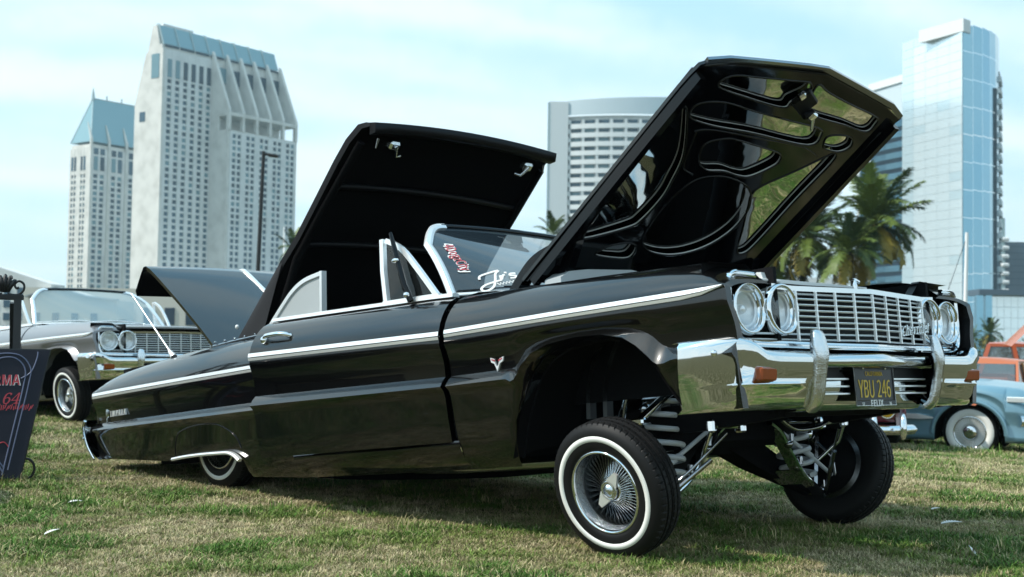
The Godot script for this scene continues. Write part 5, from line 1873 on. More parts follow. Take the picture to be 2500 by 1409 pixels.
func mirror_tower() -> void:
	var t := thing("hotel_tower", "tall mirror glass tower with a bowed edge at the right of the photo", "building", Vector3(0, -1, 0))
	# left front from (135.3,-445.6) to the corner (145.5,-415.7), then curving back to the right
	var l := Vector3(135.3, 0, -445.6)
	var c := Vector3(145.8, 0, -415.7)
	var top := 109.5
	var cols := 5
	var floors := 36
	var n := (c - l).normalized().cross(Vector3.UP)
	if n.z < 0: n = -n
	for i in cols:
		for f in floors:
			var a := l.lerp(c, (i + 0.006) / cols)
			var b := l.lerp(c, (i + 0.994) / cols)
			var y0 := top - (f + 0.988) * top / floors
			var y1 := top - (f + 0.012) * top / floors
			var jig := Vector3(rng.randf_range(-0.006, 0.006), 0, 0)
			var p := MB.new()
			p.quad(a + Vector3(0, y0, 0), a + Vector3(0, y1, 0) + jig, b + Vector3(0, y1, 0) + jig, b + Vector3(0, y0, 0))
			part("pane", p, M.mirror_glass_grey if i == 0 or rng.randf() < 0.06 else M.mirror_glass, t)
	var frame := MB.new()
	var back := -n * 0.25
	frame.facing(l + back, l + back + Vector3(0, top, 0), c + back + Vector3(0, top, 0), c + back, n)
	part("mullions", frame, M.mullion, t)
	var pts := []
	for k in 9:
		var s := k / 8.0
		pts.append(c.lerp(Vector3(176.0, 0, -466.0), s) + Vector3(0.55, 0, 0.85) * 7.5 * sin(PI * s) * 0.8)
	for k in 8:
		for f in 12:
			var y0 := top * (1.0 - (f + 0.99) / 12.0) + 0.4 * k
			var y1 := top * (1.0 - (f + 0.01) / 12.0) + 0.4 * k
			var p := MB.new()
			var a: Vector3 = pts[k].lerp(pts[k + 1], 0.01)
			var b: Vector3 = pts[k].lerp(pts[k + 1], 0.99)
			p.quad(a + Vector3(0, y0, 0), a + Vector3(0, y1, 0), b + Vector3(0, y1, 0), b + Vector3(0, y0, 0))
			part("pane", p, M.mirror_blue if k < 6 else M.mirror_glass_grey, t)
	# balcony stack on the bowed side
	var along: Vector3 = (pts[7] - pts[4]).normalized()
	var out := along.cross(Vector3.UP)
	if out.z < 0: out = -out
	var slot := MB.new()
	slot.box(pts[4] + out * 0.15 + Vector3(0, 48.0, 0), Vector3(2.6, 88.0, 0.6), Basis(along, Vector3.UP, out))
	part("dark_slot", slot, M.pane_dark, t)
	for f in 23:
		var y := 97.0 - 3.9 * f
		var s := MB.new()
		var m: Vector3 = pts[5].lerp(pts[7], 0.42)
		s.box(m + out * 0.7 + Vector3(0, y, 0), Vector3(11.0, 1.9, 1.0), Basis(along, Vector3.UP, out))
		part("balcony", s, M.white_wall, t)
		for j in 3:
			part("window", pane_box(2.2, 1.9, 0.3), M.pane_dark, t, Transform3D(Basis(along, Vector3.UP, out), m + out * 0.45 + along * (3.4 * (j - 1)) + Vector3(0, y + 1.93, 0)))
	var cr := MB.new()
	cr.prism(v2([[136.9, 432.5], [146.0, 415.2], [149.5, 418.5], [150.5, 432.0]]), Transform3D(Basis(Vector3(1, 0, 0), Vector3(0, 0, -1), Vector3(0, 1, 0)), Vector3(0, 106.5, 0)), 4.3)
	part("crown", cr, M.white_wall, t)
	# lower balcony wing beside it
	var w := thing("hotel_wing", "blue glass hotel wing with banded balconies behind the tall palm", "building", Vector3(0, -1, 0))
	var q0 := Vector3(134.3, 0, -500.0)
	var q1 := Vector3(138.9, 0, -500.0)
	var q2 := Vector3(146.9, 0, -478.0)
	var body := MB.new()
	body.facing(q0, q0 + Vector3(0, 84, 0), q1 + Vector3(0, 84, 0), q1, Vector3.BACK)
	body.facing(q1, q1 + Vector3(0, 103, 0), q2 + Vector3(0, 103, 0), q2, Vector3(0.9, 0, 0.4) * -1)
	part("wall", body, M.pane_dark, w)
	var hd := MB.new()
	hd.facing(q1 + Vector3(0, 90, 0.2), q1 + Vector3(0, 103.5, 0.2), q2 + Vector3(-0.1, 103.5, 0.2), q2 + Vector3(-0.1, 90, 0.2), Vector3.BACK)
	part("blank_wall", hd, M.pale_panel, w)
	var hr := MB.new()
	hr.sweep(PackedVector3Array([q1 + Vector3(0, 104.5, 0.6), q2 + Vector3(0, 104.5, 0.6)]), v2([[-0.6, -1.4], [0.6, -1.4], [0.6, 1.4], [-0.6, 1.4]]), 1.0, Vector3.UP, false, false)
	part("roof_edge", hr, M.white_wall, w)
	part("window", pane_box(2.2, 7.0, 0.6), M.pane_blue, w, Transform3D(Basis(Vector3.UP, 1.22), q1.lerp(q2, 0.35) + Vector3(0.2, 95.5, 0.4)))
	for f in 23:
		var y := 87.5 - 3.9 * f
		var s := MB.new()
		s.sweep(PackedVector3Array([q1 + Vector3(0, y, 0.8), q1.lerp(q2, 0.5) + Vector3(-0.5, y, 0.8), q2 + Vector3(0, y, 0.8)]), v2([[-0.5, -1.1], [0.5, -1.1], [0.5, 1.1], [-0.5, 1.1]]), 1.0, Vector3.UP, false, false)
		part("balcony", s, M.mirror_blue, w)
		if y < 80.0:
			var s2 := MB.new()
			s2.box(q0.lerp(q1, 0.45) + Vector3(0, y - 1.2, 0.8), Vector3(4.0, 2.0, 1.6))
			part("balcony", s2, M.mirror_blue, w)
		for e in [q0 + Vector3(0.3, 0, 1.4), q1 + Vector3(0, 0, 1.6), q2 + Vector3(0.2, 0, 1.6)]:
			if e.x > 136.0 or y < 80.0:
				var c2 := MB.new()
				c2.ball(e + Vector3(0, y - (1.2 if e.x < 136 else 0.0), 0), Vector3(0.7, 1.5, 0.7), 8, 6)
				part("balcony_end", c2, M.white_wall, w)

func low_buildings() -> void:
	var g := thing("office_building", "dark blue grey office block at the right edge", "building", Vector3(191.5, -1.0, -486.0))
	var gb := MB.new()
	gb.box(Vector3(0, 21.6, 0), Vector3(16.0, 43.2, 16.0))
	part("wall", gb, M.dark_cladding, g)
	for k in 11:
		var s := MB.new()
		s.box(Vector3(0, 41.5 - 2.4 * k, 8.05), Vector3(16.0, 0.22, 0.2))
		part("floor_band", s, M.pane_blue, g)
	var f := thing("apartment_block", "slim block with white balcony ends beside the mirror tower", "building", Vector3(182.6, -1.0, -479.0))
	var fb := MB.new()
	fb.box(Vector3(-0.6, 26.0, -1.0), Vector3(2.4, 52.0, 6.0))
	part("wall", fb, M.roof_rib, f)
	for k in 12:
		var s := MB.new()
		s.box(Vector3(0.5, 44.0 - 3.2 * k, 2.4), Vector3(2.8, 1.5, 1.6), Basis(), 0.4)
		part("balcony", s, M.white_wall, f)
	var h := thing("glass_pavilion", "low glass fronted pavilion under a dark flat canopy", "building", Vector3(114.5, -1.0, -300.0))
	var hb := MB.new()
	hb.box(Vector3(0.5, 15.8, 0), Vector3(14.6, 1.3, 8.0))
	part("canopy", hb, M.dark_cladding, h)
	for k in 2:
		var c := MB.new()
		c.box(Vector3(-6.2 + 2.1 * k, 7.5, 2.0), Vector3(1.5, 15.2, 1.5))
		part("column", c, M.mirror_blue, h)
	for i in 7:
		for j in 6:
			var p := pane_box(1.56, 2.42, 0.2)
			part("pane", p, M.mirror_glass if j > 0 else M.mirror_glass_grey, h, Transform3D(Basis(Vector3.RIGHT, -0.02), Vector3(-2.4 + 1.62 * i, 1.3 + 2.48 * j, 1.0)))
	var bk := MB.new()
	bk.box(Vector3(2.0, 7.4, 0.2), Vector3(11.5, 14.8, 0.6))
	part("mullions", bk, M.mullion, h)
	var i1 := thing("grey_building", "grey office building with a low pitched roof behind the sign", "building", Vector3(-103.0, -1.0, -262.0))
	var ib := MB.new()
	ib.prism(v2([[-12, 0], [-12, 18.0], [-1.5, 16.2], [9.0, 13.0], [9.0, 0]]), Transform3D(Basis(), Vector3(0, 0, -8)), 8.0)
	part("wall", ib, M.grey_concrete, i1)
	for r in 4:
		for c in 6:
			part("window", pane_box(1.3, 1.5), M.pane_blue, i1, Transform3D(Basis(), Vector3(-8.0 + 2.7 * c, 11.4 - 2.6 * r, 0.02)))
	var i2 := thing("cream_building", "low cream building with a gabled roof behind the silver car", "building", Vector3(-71.0, -1.0, -202.0))
	var jb := MB.new()
	jb.prism(v2([[-5.0, 0], [-5.0, 8.4], [-0.4, 9.8], [4.0, 8.5], [9.0, 8.0], [9.0, 0]]), Transform3D(Basis(), Vector3(0, 0, -9)), 9.0)
	part("wall", jb, M.cream_wall, i2)
	var jr := MB.new()
	jr.sweep(PackedVector3Array([Vector3(-5.3, 8.4, 0.2), Vector3(-0.4, 9.95, 0.2), Vector3(4.2, 8.6, 0.2), Vector3(9.2, 8.1, 0.2)]), v2([[-0.6, -0.12], [0.6, -0.12], [0.6, 0.12], [-0.6, 0.12]]), 1.0, Vector3.UP, false, false)
	part("roof_edge", jr, M.tile_roof, i2)
	for c in 4:
		part("window", pane_box(1.0, 1.4), M.pane_blue, i2, Transform3D(Basis(), Vector3(-3.6 + 3.0 * c, 5.2, 0.02)))
	var i3 := thing("white_building", "low white building glimpsed between the palm trunks", "building", Vector3(34.0, -1.0, -152.0))
	var kb := MB.new()
	kb.box(Vector3(0, 5.2, -3), Vector3(11.0, 10.4, 6.0))
	part("wall", kb, M.white_wall, i3)
	for c in 4:
		part("window", pane_box(1.1, 3.0), M.pane_blue, i3, Transform3D(Basis(), Vector3(-3.8 + 2.4 * c, 8.0, 0.02)))
	var i4 := thing("long_low_building", "long low beige building behind the raised boot lid", "building", Vector3(-66.0, -1.0, -260.0))
	var lb := MB.new()
	lb.box(Vector3(0, 6.0, 0), Vector3(62.0, 12.0, 10.0))
	part("wall", lb, M.cream_wall, i4)
	for c in 14:
		part("window", pane_box(2.0, 3.4), M.pane_dark, i4, Transform3D(Basis(), Vector3(-27.0 + 4.2 * c, 6.6, 5.02)))

# ---------------------------------------------------------------- palms, poles, hedges
func frond_mesh(len: float, droop: float, leaf: float, seed_: int) -> ArrayMesh:
	var r := RandomNumberGenerator.new()
	r.seed = seed_
	var mb := MB.new()
	var pts := PackedVector3Array()
	for i in 13:
		var t := i / 12.0
		pts.append(Vector3(len * (t - 0.18 * droop * t * t * t), len * (0.30 * t - droop * 0.62 * t * t), 0.0))
	var rad := []
	for i in 13:
		rad.append(lerpf(0.035, 0.008, i / 12.0))
	mb.tube(pts, rad, 5)
	var n := 46
	for k in n:
		var t := lerpf(0.10, 0.995, float(k) / n)
		var fi := t * 12.0
		var i := mini(int(fi), 11)
		var p := pts[i].lerp(pts[i + 1], fi - i)
		var d := (pts[i + 1] - pts[i]).normalized()
		for s in [1.0, -1.0]:
			var ll := leaf * (0.35 + 0.65 * sin(PI * clampf(t * 0.85 + 0.12, 0.0, 1.0))) * r.randf_range(0.85, 1.1)
			var dir: Vector3 = (d * r.randf_range(0.45, 0.75) + Vector3(0, r.randf_range(-0.15, 0.25), 0) + Vector3(0, 0, s)).normalized()
			var mid := p + dir * ll * 0.5
			var tip := p + dir * ll + Vector3(0, -ll * r.randf_range(0.15, 0.40), 0)
			var w := d * 0.034
			mb.tint = Color.WHITE * r.randf_range(0.75, 1.2)
			mb.quad(p - w, p + w, mid + w * 0.9, mid - w * 0.9)
			mb.tri(mid - w * 0.9, mid + w * 0.9, tip)
	return mb.mesh()

var frond_kinds := []

func palm(label: String, base: Vector3, crown: Vector3, size: float, count: int, seed_: int, wind: Vector3, group: String) -> void:
	if frond_kinds.is_empty():
		for k in 6:
			frond_kinds.append(frond_mesh(2.7, [0.35, 0.6, 0.85, 1.1, 0.75, 0.5][k], 0.62, 300 + k))
	var r := RandomNumberGenerator.new()
	r.seed = seed_
	var t := thing("palm_tree", label, "palm tree", base, 0.0, group)
	var top := crown - base
	var tr := MB.new()
	var tp := PackedVector3Array()
	var tw := []
	for i in 17:
		var s := i / 16.0
		tp.append(Vector3(top.x * s * s, top.y * s, top.z * s))
		tw.append((0.17 - 0.03 * s + 0.018 * (i % 2) + (0.05 if s > 0.9 else 0.0)) * size)
	tr.tube(tp, tw, 10)
	part("trunk", tr, M.palm_bark, t)
	for k in count:
		var u := float(k) / count
		var az := k * 2.39996 + r.randf_range(-0.2, 0.2)
		var el := lerpf(1.25, -0.95, pow(u, 0.85)) + r.randf_range(-0.12, 0.12)
		var d := Vector3(cos(az) * cos(el), sin(el), sin(az) * cos(el)) + wind * (0.75 if u < 0.7 else 0.3)
		d = d.normalized()
		var up := Vector3.UP
		if absf(d.y) > 0.95:
			up = Vector3(-wind.z, 0, wind.x + 0.1).normalized()
		var z := d.cross(up).normalized()
		var y := z.cross(d).normalized()
		var kind := clampi(int(u * 4.5) + r.randi_range(-1, 1), 0, 5)
		var old := u > 0.80 and r.randf() < 0.6
		part("frond", frond_kinds[kind], M.frond_yellow if old else (M.frond_dark if r.randf() < 0.4 else M.frond), t, Transform3D(Basis(d, y, z).scaled(Vector3.ONE * size * r.randf_range(0.85, 1.12)), top + d * 0.1))

func build_far_things() -> void:
	for q in [["frond", Color(0.105, 0.15, 0.026)], ["frond_dark", Color(0.030, 0.055, 0.013)], ["frond_yellow", Color(0.24, 0.19, 0.028)]]:
		var m := mat(q[0], q[1].r, q[1].g, q[1].b, 0.5, 0.0, 0.4)
		m.vertex_color_use_as_albedo = true
		m.backlight_enabled = true
		m.backlight = Color(0.35, 0.35, 0.35)
	textured(mat("palm_bark", 0.06, 0.045, 0.03, 0.95), noise_tex(51, 0.05, [[0.0, Color(0.025, 0.02, 0.014)], [1.0, Color(0.10, 0.075, 0.05)]], 128, 3), 0.8)
	var wind := Vector3(0.25, 0.12, 0.15)
	palm("tall palm with wind blown fronds in front of the banded wing", Vector3(16.0, -0.9, -60.0), Vector3(16.75, 6.75, -59.8), 1.08, 38, 3, wind, "palms behind the car's nose")
	palm("dense dark palm just right of the raised hood", Vector3(13.8, -0.9, -62.5), Vector3(14.3, 6.3, -62.0), 1.02, 40, 5, wind, "palms behind the car's nose")
	palm("short palm with hanging yellow fronds under the hood edge", Vector3(12.6, -0.9, -64.0), Vector3(13.0, 5.2, -64.0), 0.95, 38, 8, wind * 0.5, "palms behind the car's nose")
	palm("low palm whose trunk shows behind the grille", Vector3(15.7, -0.9, -58.0), Vector3(15.2, 5.3, -58.0), 0.8, 32, 12, wind, "palms behind the car's nose")
	palm("small palm top in the gap between soft top and hood", Vector3(3.3, -0.9, -90.0), Vector3(2.8, 8.7, -90.0), 0.62, 20, 21, wind, "palms far behind")
	palm("second small palm top close to the hood's edge in the gap", Vector3(4.7, -0.9, -92.0), Vector3(4.3, 8.6, -92.0), 0.55, 18, 23, wind, "palms far behind")
	palm("palm half hidden by the soft top's left edge", Vector3(-25.9, -0.9, -150.0), Vector3(-25.6, 11.6, -150.0), 1.1, 26, 25, wind, "palms far behind")
	palm("little palm in front of the glass pavilion", Vector3(44.6, -1.0, -120.0), Vector3(44.6, 2.6, -120.0), 0.6, 24, 31, wind, "palms far behind")
	palm("little palm left of the glass pavilion columns", Vector3(43.0, -1.0, -120.0), Vector3(42.9, 2.0, -120.0), 0.5, 22, 33, wind, "palms far behind")
	# street lamp
	var l := thing("street_lamp", "dark street lamp post with one short arm before the hotel slab", "street lamp", Vector3(-8.95, -0.5, -45.0))
	var lp := MB.new()
	lp.tube(PackedVector3Array([Vector3(0, 0, 0), Vector3(0.04, 4.0, 0), Vector3(0.14, 8.05, 0)]), [0.085, 0.075, 0.06], 10)
	part("post", lp, M.lamp_black, l)
	var la := MB.new()
	la.tube(PackedVector3Array([Vector3(0.14, 7.93, 0), Vector3(0.36, 7.95, 0)]), 0.045, 8)
	part("arm", la, M.lamp_black, l)
	var lh := MB.new()
	lh.box(Vector3(0.47, 7.90, 0), Vector3(0.36, 0.10, 0.26), Basis(Vector3.BACK, -0.12), 0.03)
	part("lamp_head", lh, M.lamp_black, l)
	# white masts
	var m1 := thing("white_mast", "white tapering mast with a slanting stay in front of the hotel", "mast", Vector3(-53.0, -1.0, -300.0))
	var mb := MB.new()
	mb.tube(PackedVector3Array([Vector3(0, 0, 0), Vector3(0.0, 18.0, 0), Vector3(-0.5, 28.8, 0)]), [0.75, 0.65, 0.2], 10)
	part("shaft", mb, M.mast_white, m1)
	var ms := MB.new()
	ms.tube(PackedVector3Array([Vector3(2.2, 10.0, 0), Vector3(0.4, 23.0, 0)]), 0.15, 6)
	part("stay", ms, M.mast_white, m1)
	var m2 := thing("flag_pole", "slim white pole with a thin wire beside the mirror tower", "pole", Vector3(12.3, -0.6, -35.0))
	mb = MB.new()
	mb.tube(PackedVector3Array([Vector3.ZERO, Vector3(0.05, 2.5, 0), Vector3(0.10, 4.72, 0)]), [0.062, 0.055, 0.045], 10)
	part("pole", mb, M.mast_white, m2)
	ms = MB.new()
	ms.tube(PackedVector3Array([Vector3(0.10, 4.6, 0), Vector3(-0.50, 2.9, 0), Vector3(-0.9, 1.6, 0)]), 0.009, 5)
	part("wire", ms, M.lamp_black, m2)
	# hedges and shrubs along the far side of the lawn
	var hm := mat("hedge", 0.03, 0.05, 0.016, 0.8)
	hm.vertex_color_use_as_albedo = true
	for q in [[36.0, -110.0, 8.0, 2.6, "dark hedge below the mirror tower at the right"], [-20.0, -120.0, 9.0, 2.2, "dark hedge far behind the raised boot lid"], [10.0, -110.0, 14.0, 2.6, "long hedge far behind the hood gap"], [52.0, -130.0, 10.0, 3.4, "bushy trees below the glass pavilion"]]:
		var mbh := MB.new()
		var r := RandomNumberGenerator.new()
		r.seed = int(q[0] * 7.0 + 1000)
		for k in 1400:
			var p := Vector3(r.randf_range(-1, 1) * q[2], 0, r.randf_range(-1.2, 1.2))
			p.y = q[3] * sqrt(r.randf()) * (0.75 + 0.25 * sin(p.x * 1.7 + q[0]))
			var e := Vector3(r.randfn(), r.randfn(), r.randfn()).normalized() * 0.35
			var g := Vector3(r.randfn(), r.randfn(), r.randfn()).normalized() * 0.25
			mbh.tint = Color.WHITE * r.randf_range(0.5, 1.6)
			mbh.tri(p, p + e, p + g)
		tag(part("hedge", mbh, hm, self, Transform3D(Basis(), Vector3(q[0], -0.9, q[1]))), q[4], "hedge")

# ---------------------------------------------------------------- the other cars
func plain_car(t: Node3D, paint: Material, c: Dictionary) -> void:
	# c: rear, front, width, bottom, top (pairs of x and height), axles, arch, wheel radius
	var w: float = c.width
	var x0: float = c.rear
	var x1: float = c.front
	var xs := []
	for i in 61:
		xs.append(lerpf(x1, x0, i / 60.0))
	for a in c.axles:
		for k in 25:
			xs.append(a + c.arch * 1.02 * cos(PI * k / 24.0))
	xs.sort()
	xs.reverse()
	var tx := []
	var ty := []
	for q in c.top:
		tx.append(q[0])
		ty.append(q[1])
	var half := func(x: float) -> float:
		var e := minf(absf(x - x0), absf(x - x1))
		return w * (1.0 - 0.16 * pow(1.0 - clampf(e / 0.7, 0.0, 1.0), 2.2))
	var low := func(x: float) -> float:
		var b: float = c.bottom
		for a in c.axles:
			var d: float = absf(x - a)
			if d < c.arch:
				b = maxf(b, c.radius + sqrt(c.arch * c.arch - d * d) * 0.92)
		return b
	var prof := [[0.0, -0.06], [0.02, -0.02], [0.05, 0.010], [0.12, 0.0], [0.30, -0.010], [0.45, -0.012], [0.52, 0.004], [0.58, 0.006], [0.72, -0.02], [0.86, -0.075], [0.95, -0.15], [0.99, -0.24], [1.0, -0.34]]
	for s in [1.0, -1.0]:
		var mb := MB.new()
		var rows := []
		for x in xs:
			var b: float = low.call(x)
			var h: float = lut(tx, ty, x) - b
			var row := PackedVector3Array()
			for q in prof:
				row.append(Vector3(x, b + h * q[0], s * (half.call(x) + q[1])))
			rows.append(row)
		mb.grid(rows, true, s > 0)
		part("body_side", mb, paint, t)
		var lin := MB.new()
		var lr := [PackedVector3Array(), PackedVector3Array()]
		for x in xs:
			lr[0].append(Vector3(x, low.call(x), s * (half.call(x) - 0.05)))
			lr[1].append(Vector3(x, low.call(x) + 0.02, s * 0.35))
		lin.grid(lr)
		part("wheel_house", lin, M.undercoat, t)
	var deck := MB.new()
	var rows := []
	for x in xs:
		var row := PackedVector3Array()
		for k in 9:
			var u := k / 4.0 - 1.0
			row.append(Vector3(x, lut(tx, ty, x) + 0.05 * (1.0 - u * u), u * (half.call(x) - 0.34)))
		rows.append(row)
	deck.grid(rows, true, true)
	part("upper_deck", deck, paint, t)
	for e in [x0, x1]:
		var f := MB.new()
		var r2 := []
		for k in 7:
			var y: float = lerpf(c.bottom + 0.1, lut(tx, ty, e), k / 6.0)
			var row := PackedVector3Array()
			for j in 9:
				var u := j / 4.0 - 1.0
				row.append(Vector3(e + (0.10 * (1.0 - u * u) + 0.03 * sin(PI * k / 6.0)) * signf(e - (x0 + x1) / 2.0), y, u * (half.call(e) - 0.02 - 0.3 * pow(k / 6.0, 4.0))))
			r2.append(row)
		f.grid(r2)
		part("end_panel", f, paint, t)
	var fl := MB.new()
	fl.box(Vector3((x0 + x1) / 2.0, c.bottom + 0.06, 0), Vector3(x1 - x0 - 0.5, 0.06, w * 1.1))
	part("floor_pan", fl, M.undercoat, t)

func cabin(t: Node3D, paint: Material, pts: Array, belt: float, roof: float, w: float, posts: Array) -> void:
	# pts: rear foot, rear top, front top, front foot; posts: window edges along the belt
	var rf := MB.new()
	var rows := []
	for k in 9:
		var u := k / 4.0 - 1.0
		rows.append(PackedVector3Array([Vector3(pts[1] - 0.04, roof - 0.03, u * w * 0.84), Vector3(pts[1], roof + 0.05 * (1.0 - u * u), u * w * 0.84), Vector3(lerpf(pts[1], pts[2], 0.5), roof + 0.03 + 0.05 * (1.0 - u * u), u * w * 0.86), Vector3(pts[2], roof + 0.05 * (1.0 - u * u), u * w * 0.84), Vector3(pts[2] + 0.04, roof - 0.03, u * w * 0.84)]))
	rf.grid(rows, true)
	part("roof", rf, paint, t)
	for s in [1.0, -1.0]:
		var fr := MB.new()
		for p in posts:
			var k: float = clampf((p - pts[0]) / (pts[3] - pts[0]), 0.0, 1.0)
			fr.sweep(PackedVector3Array([Vector3(p, belt - 0.02, s * w * 0.95), Vector3(lerpf(pts[1], pts[2], k), roof, s * w * 0.85)]), v2([[-0.02, -0.04], [0.02, -0.04], [0.02, 0.04], [-0.02, 0.04]]), 1.0, Vector3.RIGHT, false, false)
		fr.sweep(PackedVector3Array([Vector3(pts[0], belt, s * w * 0.95), Vector3(pts[3], belt, s * w * 0.95)]), v2([[-0.02, -0.03], [0.02, -0.03], [0.02, 0.03], [-0.02, 0.03]]), 1.0, Vector3.UP, false, false)
		fr.sweep(PackedVector3Array([Vector3(pts[1], roof - 0.01, s * w * 0.85), Vector3(pts[2], roof - 0.01, s * w * 0.85)]), v2([[-0.02, -0.03], [0.02, -0.03], [0.02, 0.03], [-0.02, 0.03]]), 1.0, Vector3.UP, false, false)
		part("window_frame", fr, paint, t)
		for i in posts.size() - 1:
			var a: float = posts[i]
			var b: float = posts[i + 1]
			var ka: float = (a - pts[0]) / (pts[3] - pts[0])
			var kb: float = (b - pts[0]) / (pts[3] - pts[0])
			var pn := MB.new()
			pn.quad(Vector3(a, belt, s * w * 0.945), Vector3(lerpf(pts[1], pts[2], ka), roof, s * w * 0.845), Vector3(lerpf(pts[1], pts[2], kb), roof, s * w * 0.845), Vector3(b, belt, s * w * 0.945))
			part("pane", pn, M.car_glass, t)
	for q in [[pts[0], pts[1]], [pts[3], pts[2]]]:
		var pn := MB.new()
		pn.quad(Vector3(q[0], belt, -w * 0.9), Vector3(q[1], roof, -w * 0.8), Vector3(q[1], roof, w * 0.8), Vector3(q[0], belt, w * 0.9))
		part("pane", pn, M.car_glass, t)

func road_wheel(t: Node3D, at: Vector3, r: float, white: float, out: float) -> void:
	var xf := Transform3D(Basis() if out > 0 else Basis(Vector3.UP, PI), at)
	var w := Node3D.new()
	w.name = numbered(t, "wheel")
	t.add_child(w, true)
	w.transform = xf
	var ty := MB.new()
	ty.lathe(v2([[r * 0.55, 0.07], [r * 0.64, 0.088], [r * 0.85, 0.088], [r * 0.95, 0.075], [r, 0.05], [r, -0.05], [r * 0.95, -0.075], [r * 0.8, -0.09], [r * 0.4, -0.08]]), Transform3D(), 48)
	part("tyre", ty, M.rubber, w)
	var ww := MB.new()
	ww.lathe(v2([[r * 0.605, 0.080], [r * 0.62, 0.0905], [r * white, 0.0905], [r * (white + 0.01), 0.084]]), Transform3D(), 48)
	part("whitewall", ww, M.whitewall, w)
	var rm := MB.new()
	rm.lathe(v2([[r * 0.61, 0.082], [r * 0.585, 0.092], [r * 0.55, 0.085], [r * 0.54, 0.06]]), Transform3D(), 48)
	rm.lathe(v2([[r * 0.28, 0.075], [r * 0.25, 0.10], [r * 0.17, 0.115], [r * 0.10, 0.115], [0.0, 0.118]]), Transform3D(), 32)
	part("hub_cap", rm, M.chrome, w)
	var dk := MB.new()
	dk.lathe(v2([[r * 0.56, 0.05], [0.0, 0.04]]), Transform3D(), 32)
	part("wheel_disc", dk, M.bright_trim, w)
	var sp := MB.new()
	sp.box(Vector3(r * 0.44, 0, 0.07), Vector3(r * 0.22, r * 0.022, 0.03), Basis(), 0.002)
	var one := sp.mesh()
	var all := SurfaceTool.new()
	for k in 40:
		all.append_from(one, 0, Transform3D(Basis(Vector3.BACK, TAU * k / 40.0)))
	part("spokes", all.commit(), M.bright_trim, w)

func bar_bumper(t: Node3D, x: float, y: float, w: float, h: float, guards: Array, called := "front_bumper") -> Node3D:
	var mb := MB.new()
	var path := PackedVector3Array()
	for k in 17:
		var u := k / 8.0 - 1.0
		path.append(Vector3(x - 0.10 * u * u - 0.22 * pow(absf(u), 8.0), y, -u * w))
	mb.sweep(path, v2([[-0.02, -h], [0.02, -h * 0.8], [0.05, -h * 0.2], [0.05, h * 0.2], [0.02, h * 0.8], [-0.02, h]]), 1.0, Vector3.UP, false, true)
	var b := part(called, mb, M.chrome, t)
	for g in guards:
		var gm := MB.new()
		gm.tube(smooth_path(PackedVector3Array([Vector3(x + 0.02, y - h * 1.6, g), Vector3(x + 0.075, y - h * 0.6, g), Vector3(x + 0.085, y + h * 0.8, g), Vector3(x + 0.05, y + h * 2.6, g), Vector3(x + 0.0, y + h * 3.2, g)]), 4), [0.012, 0.02, 0.028, 0.032, 0.036, 0.036, 0.036, 0.036, 0.036, 0.036, 0.034, 0.032, 0.028, 0.024, 0.02, 0.016, 0.012], 10)
		part("bumper_guard", gm, M.chrome, b)
	return b

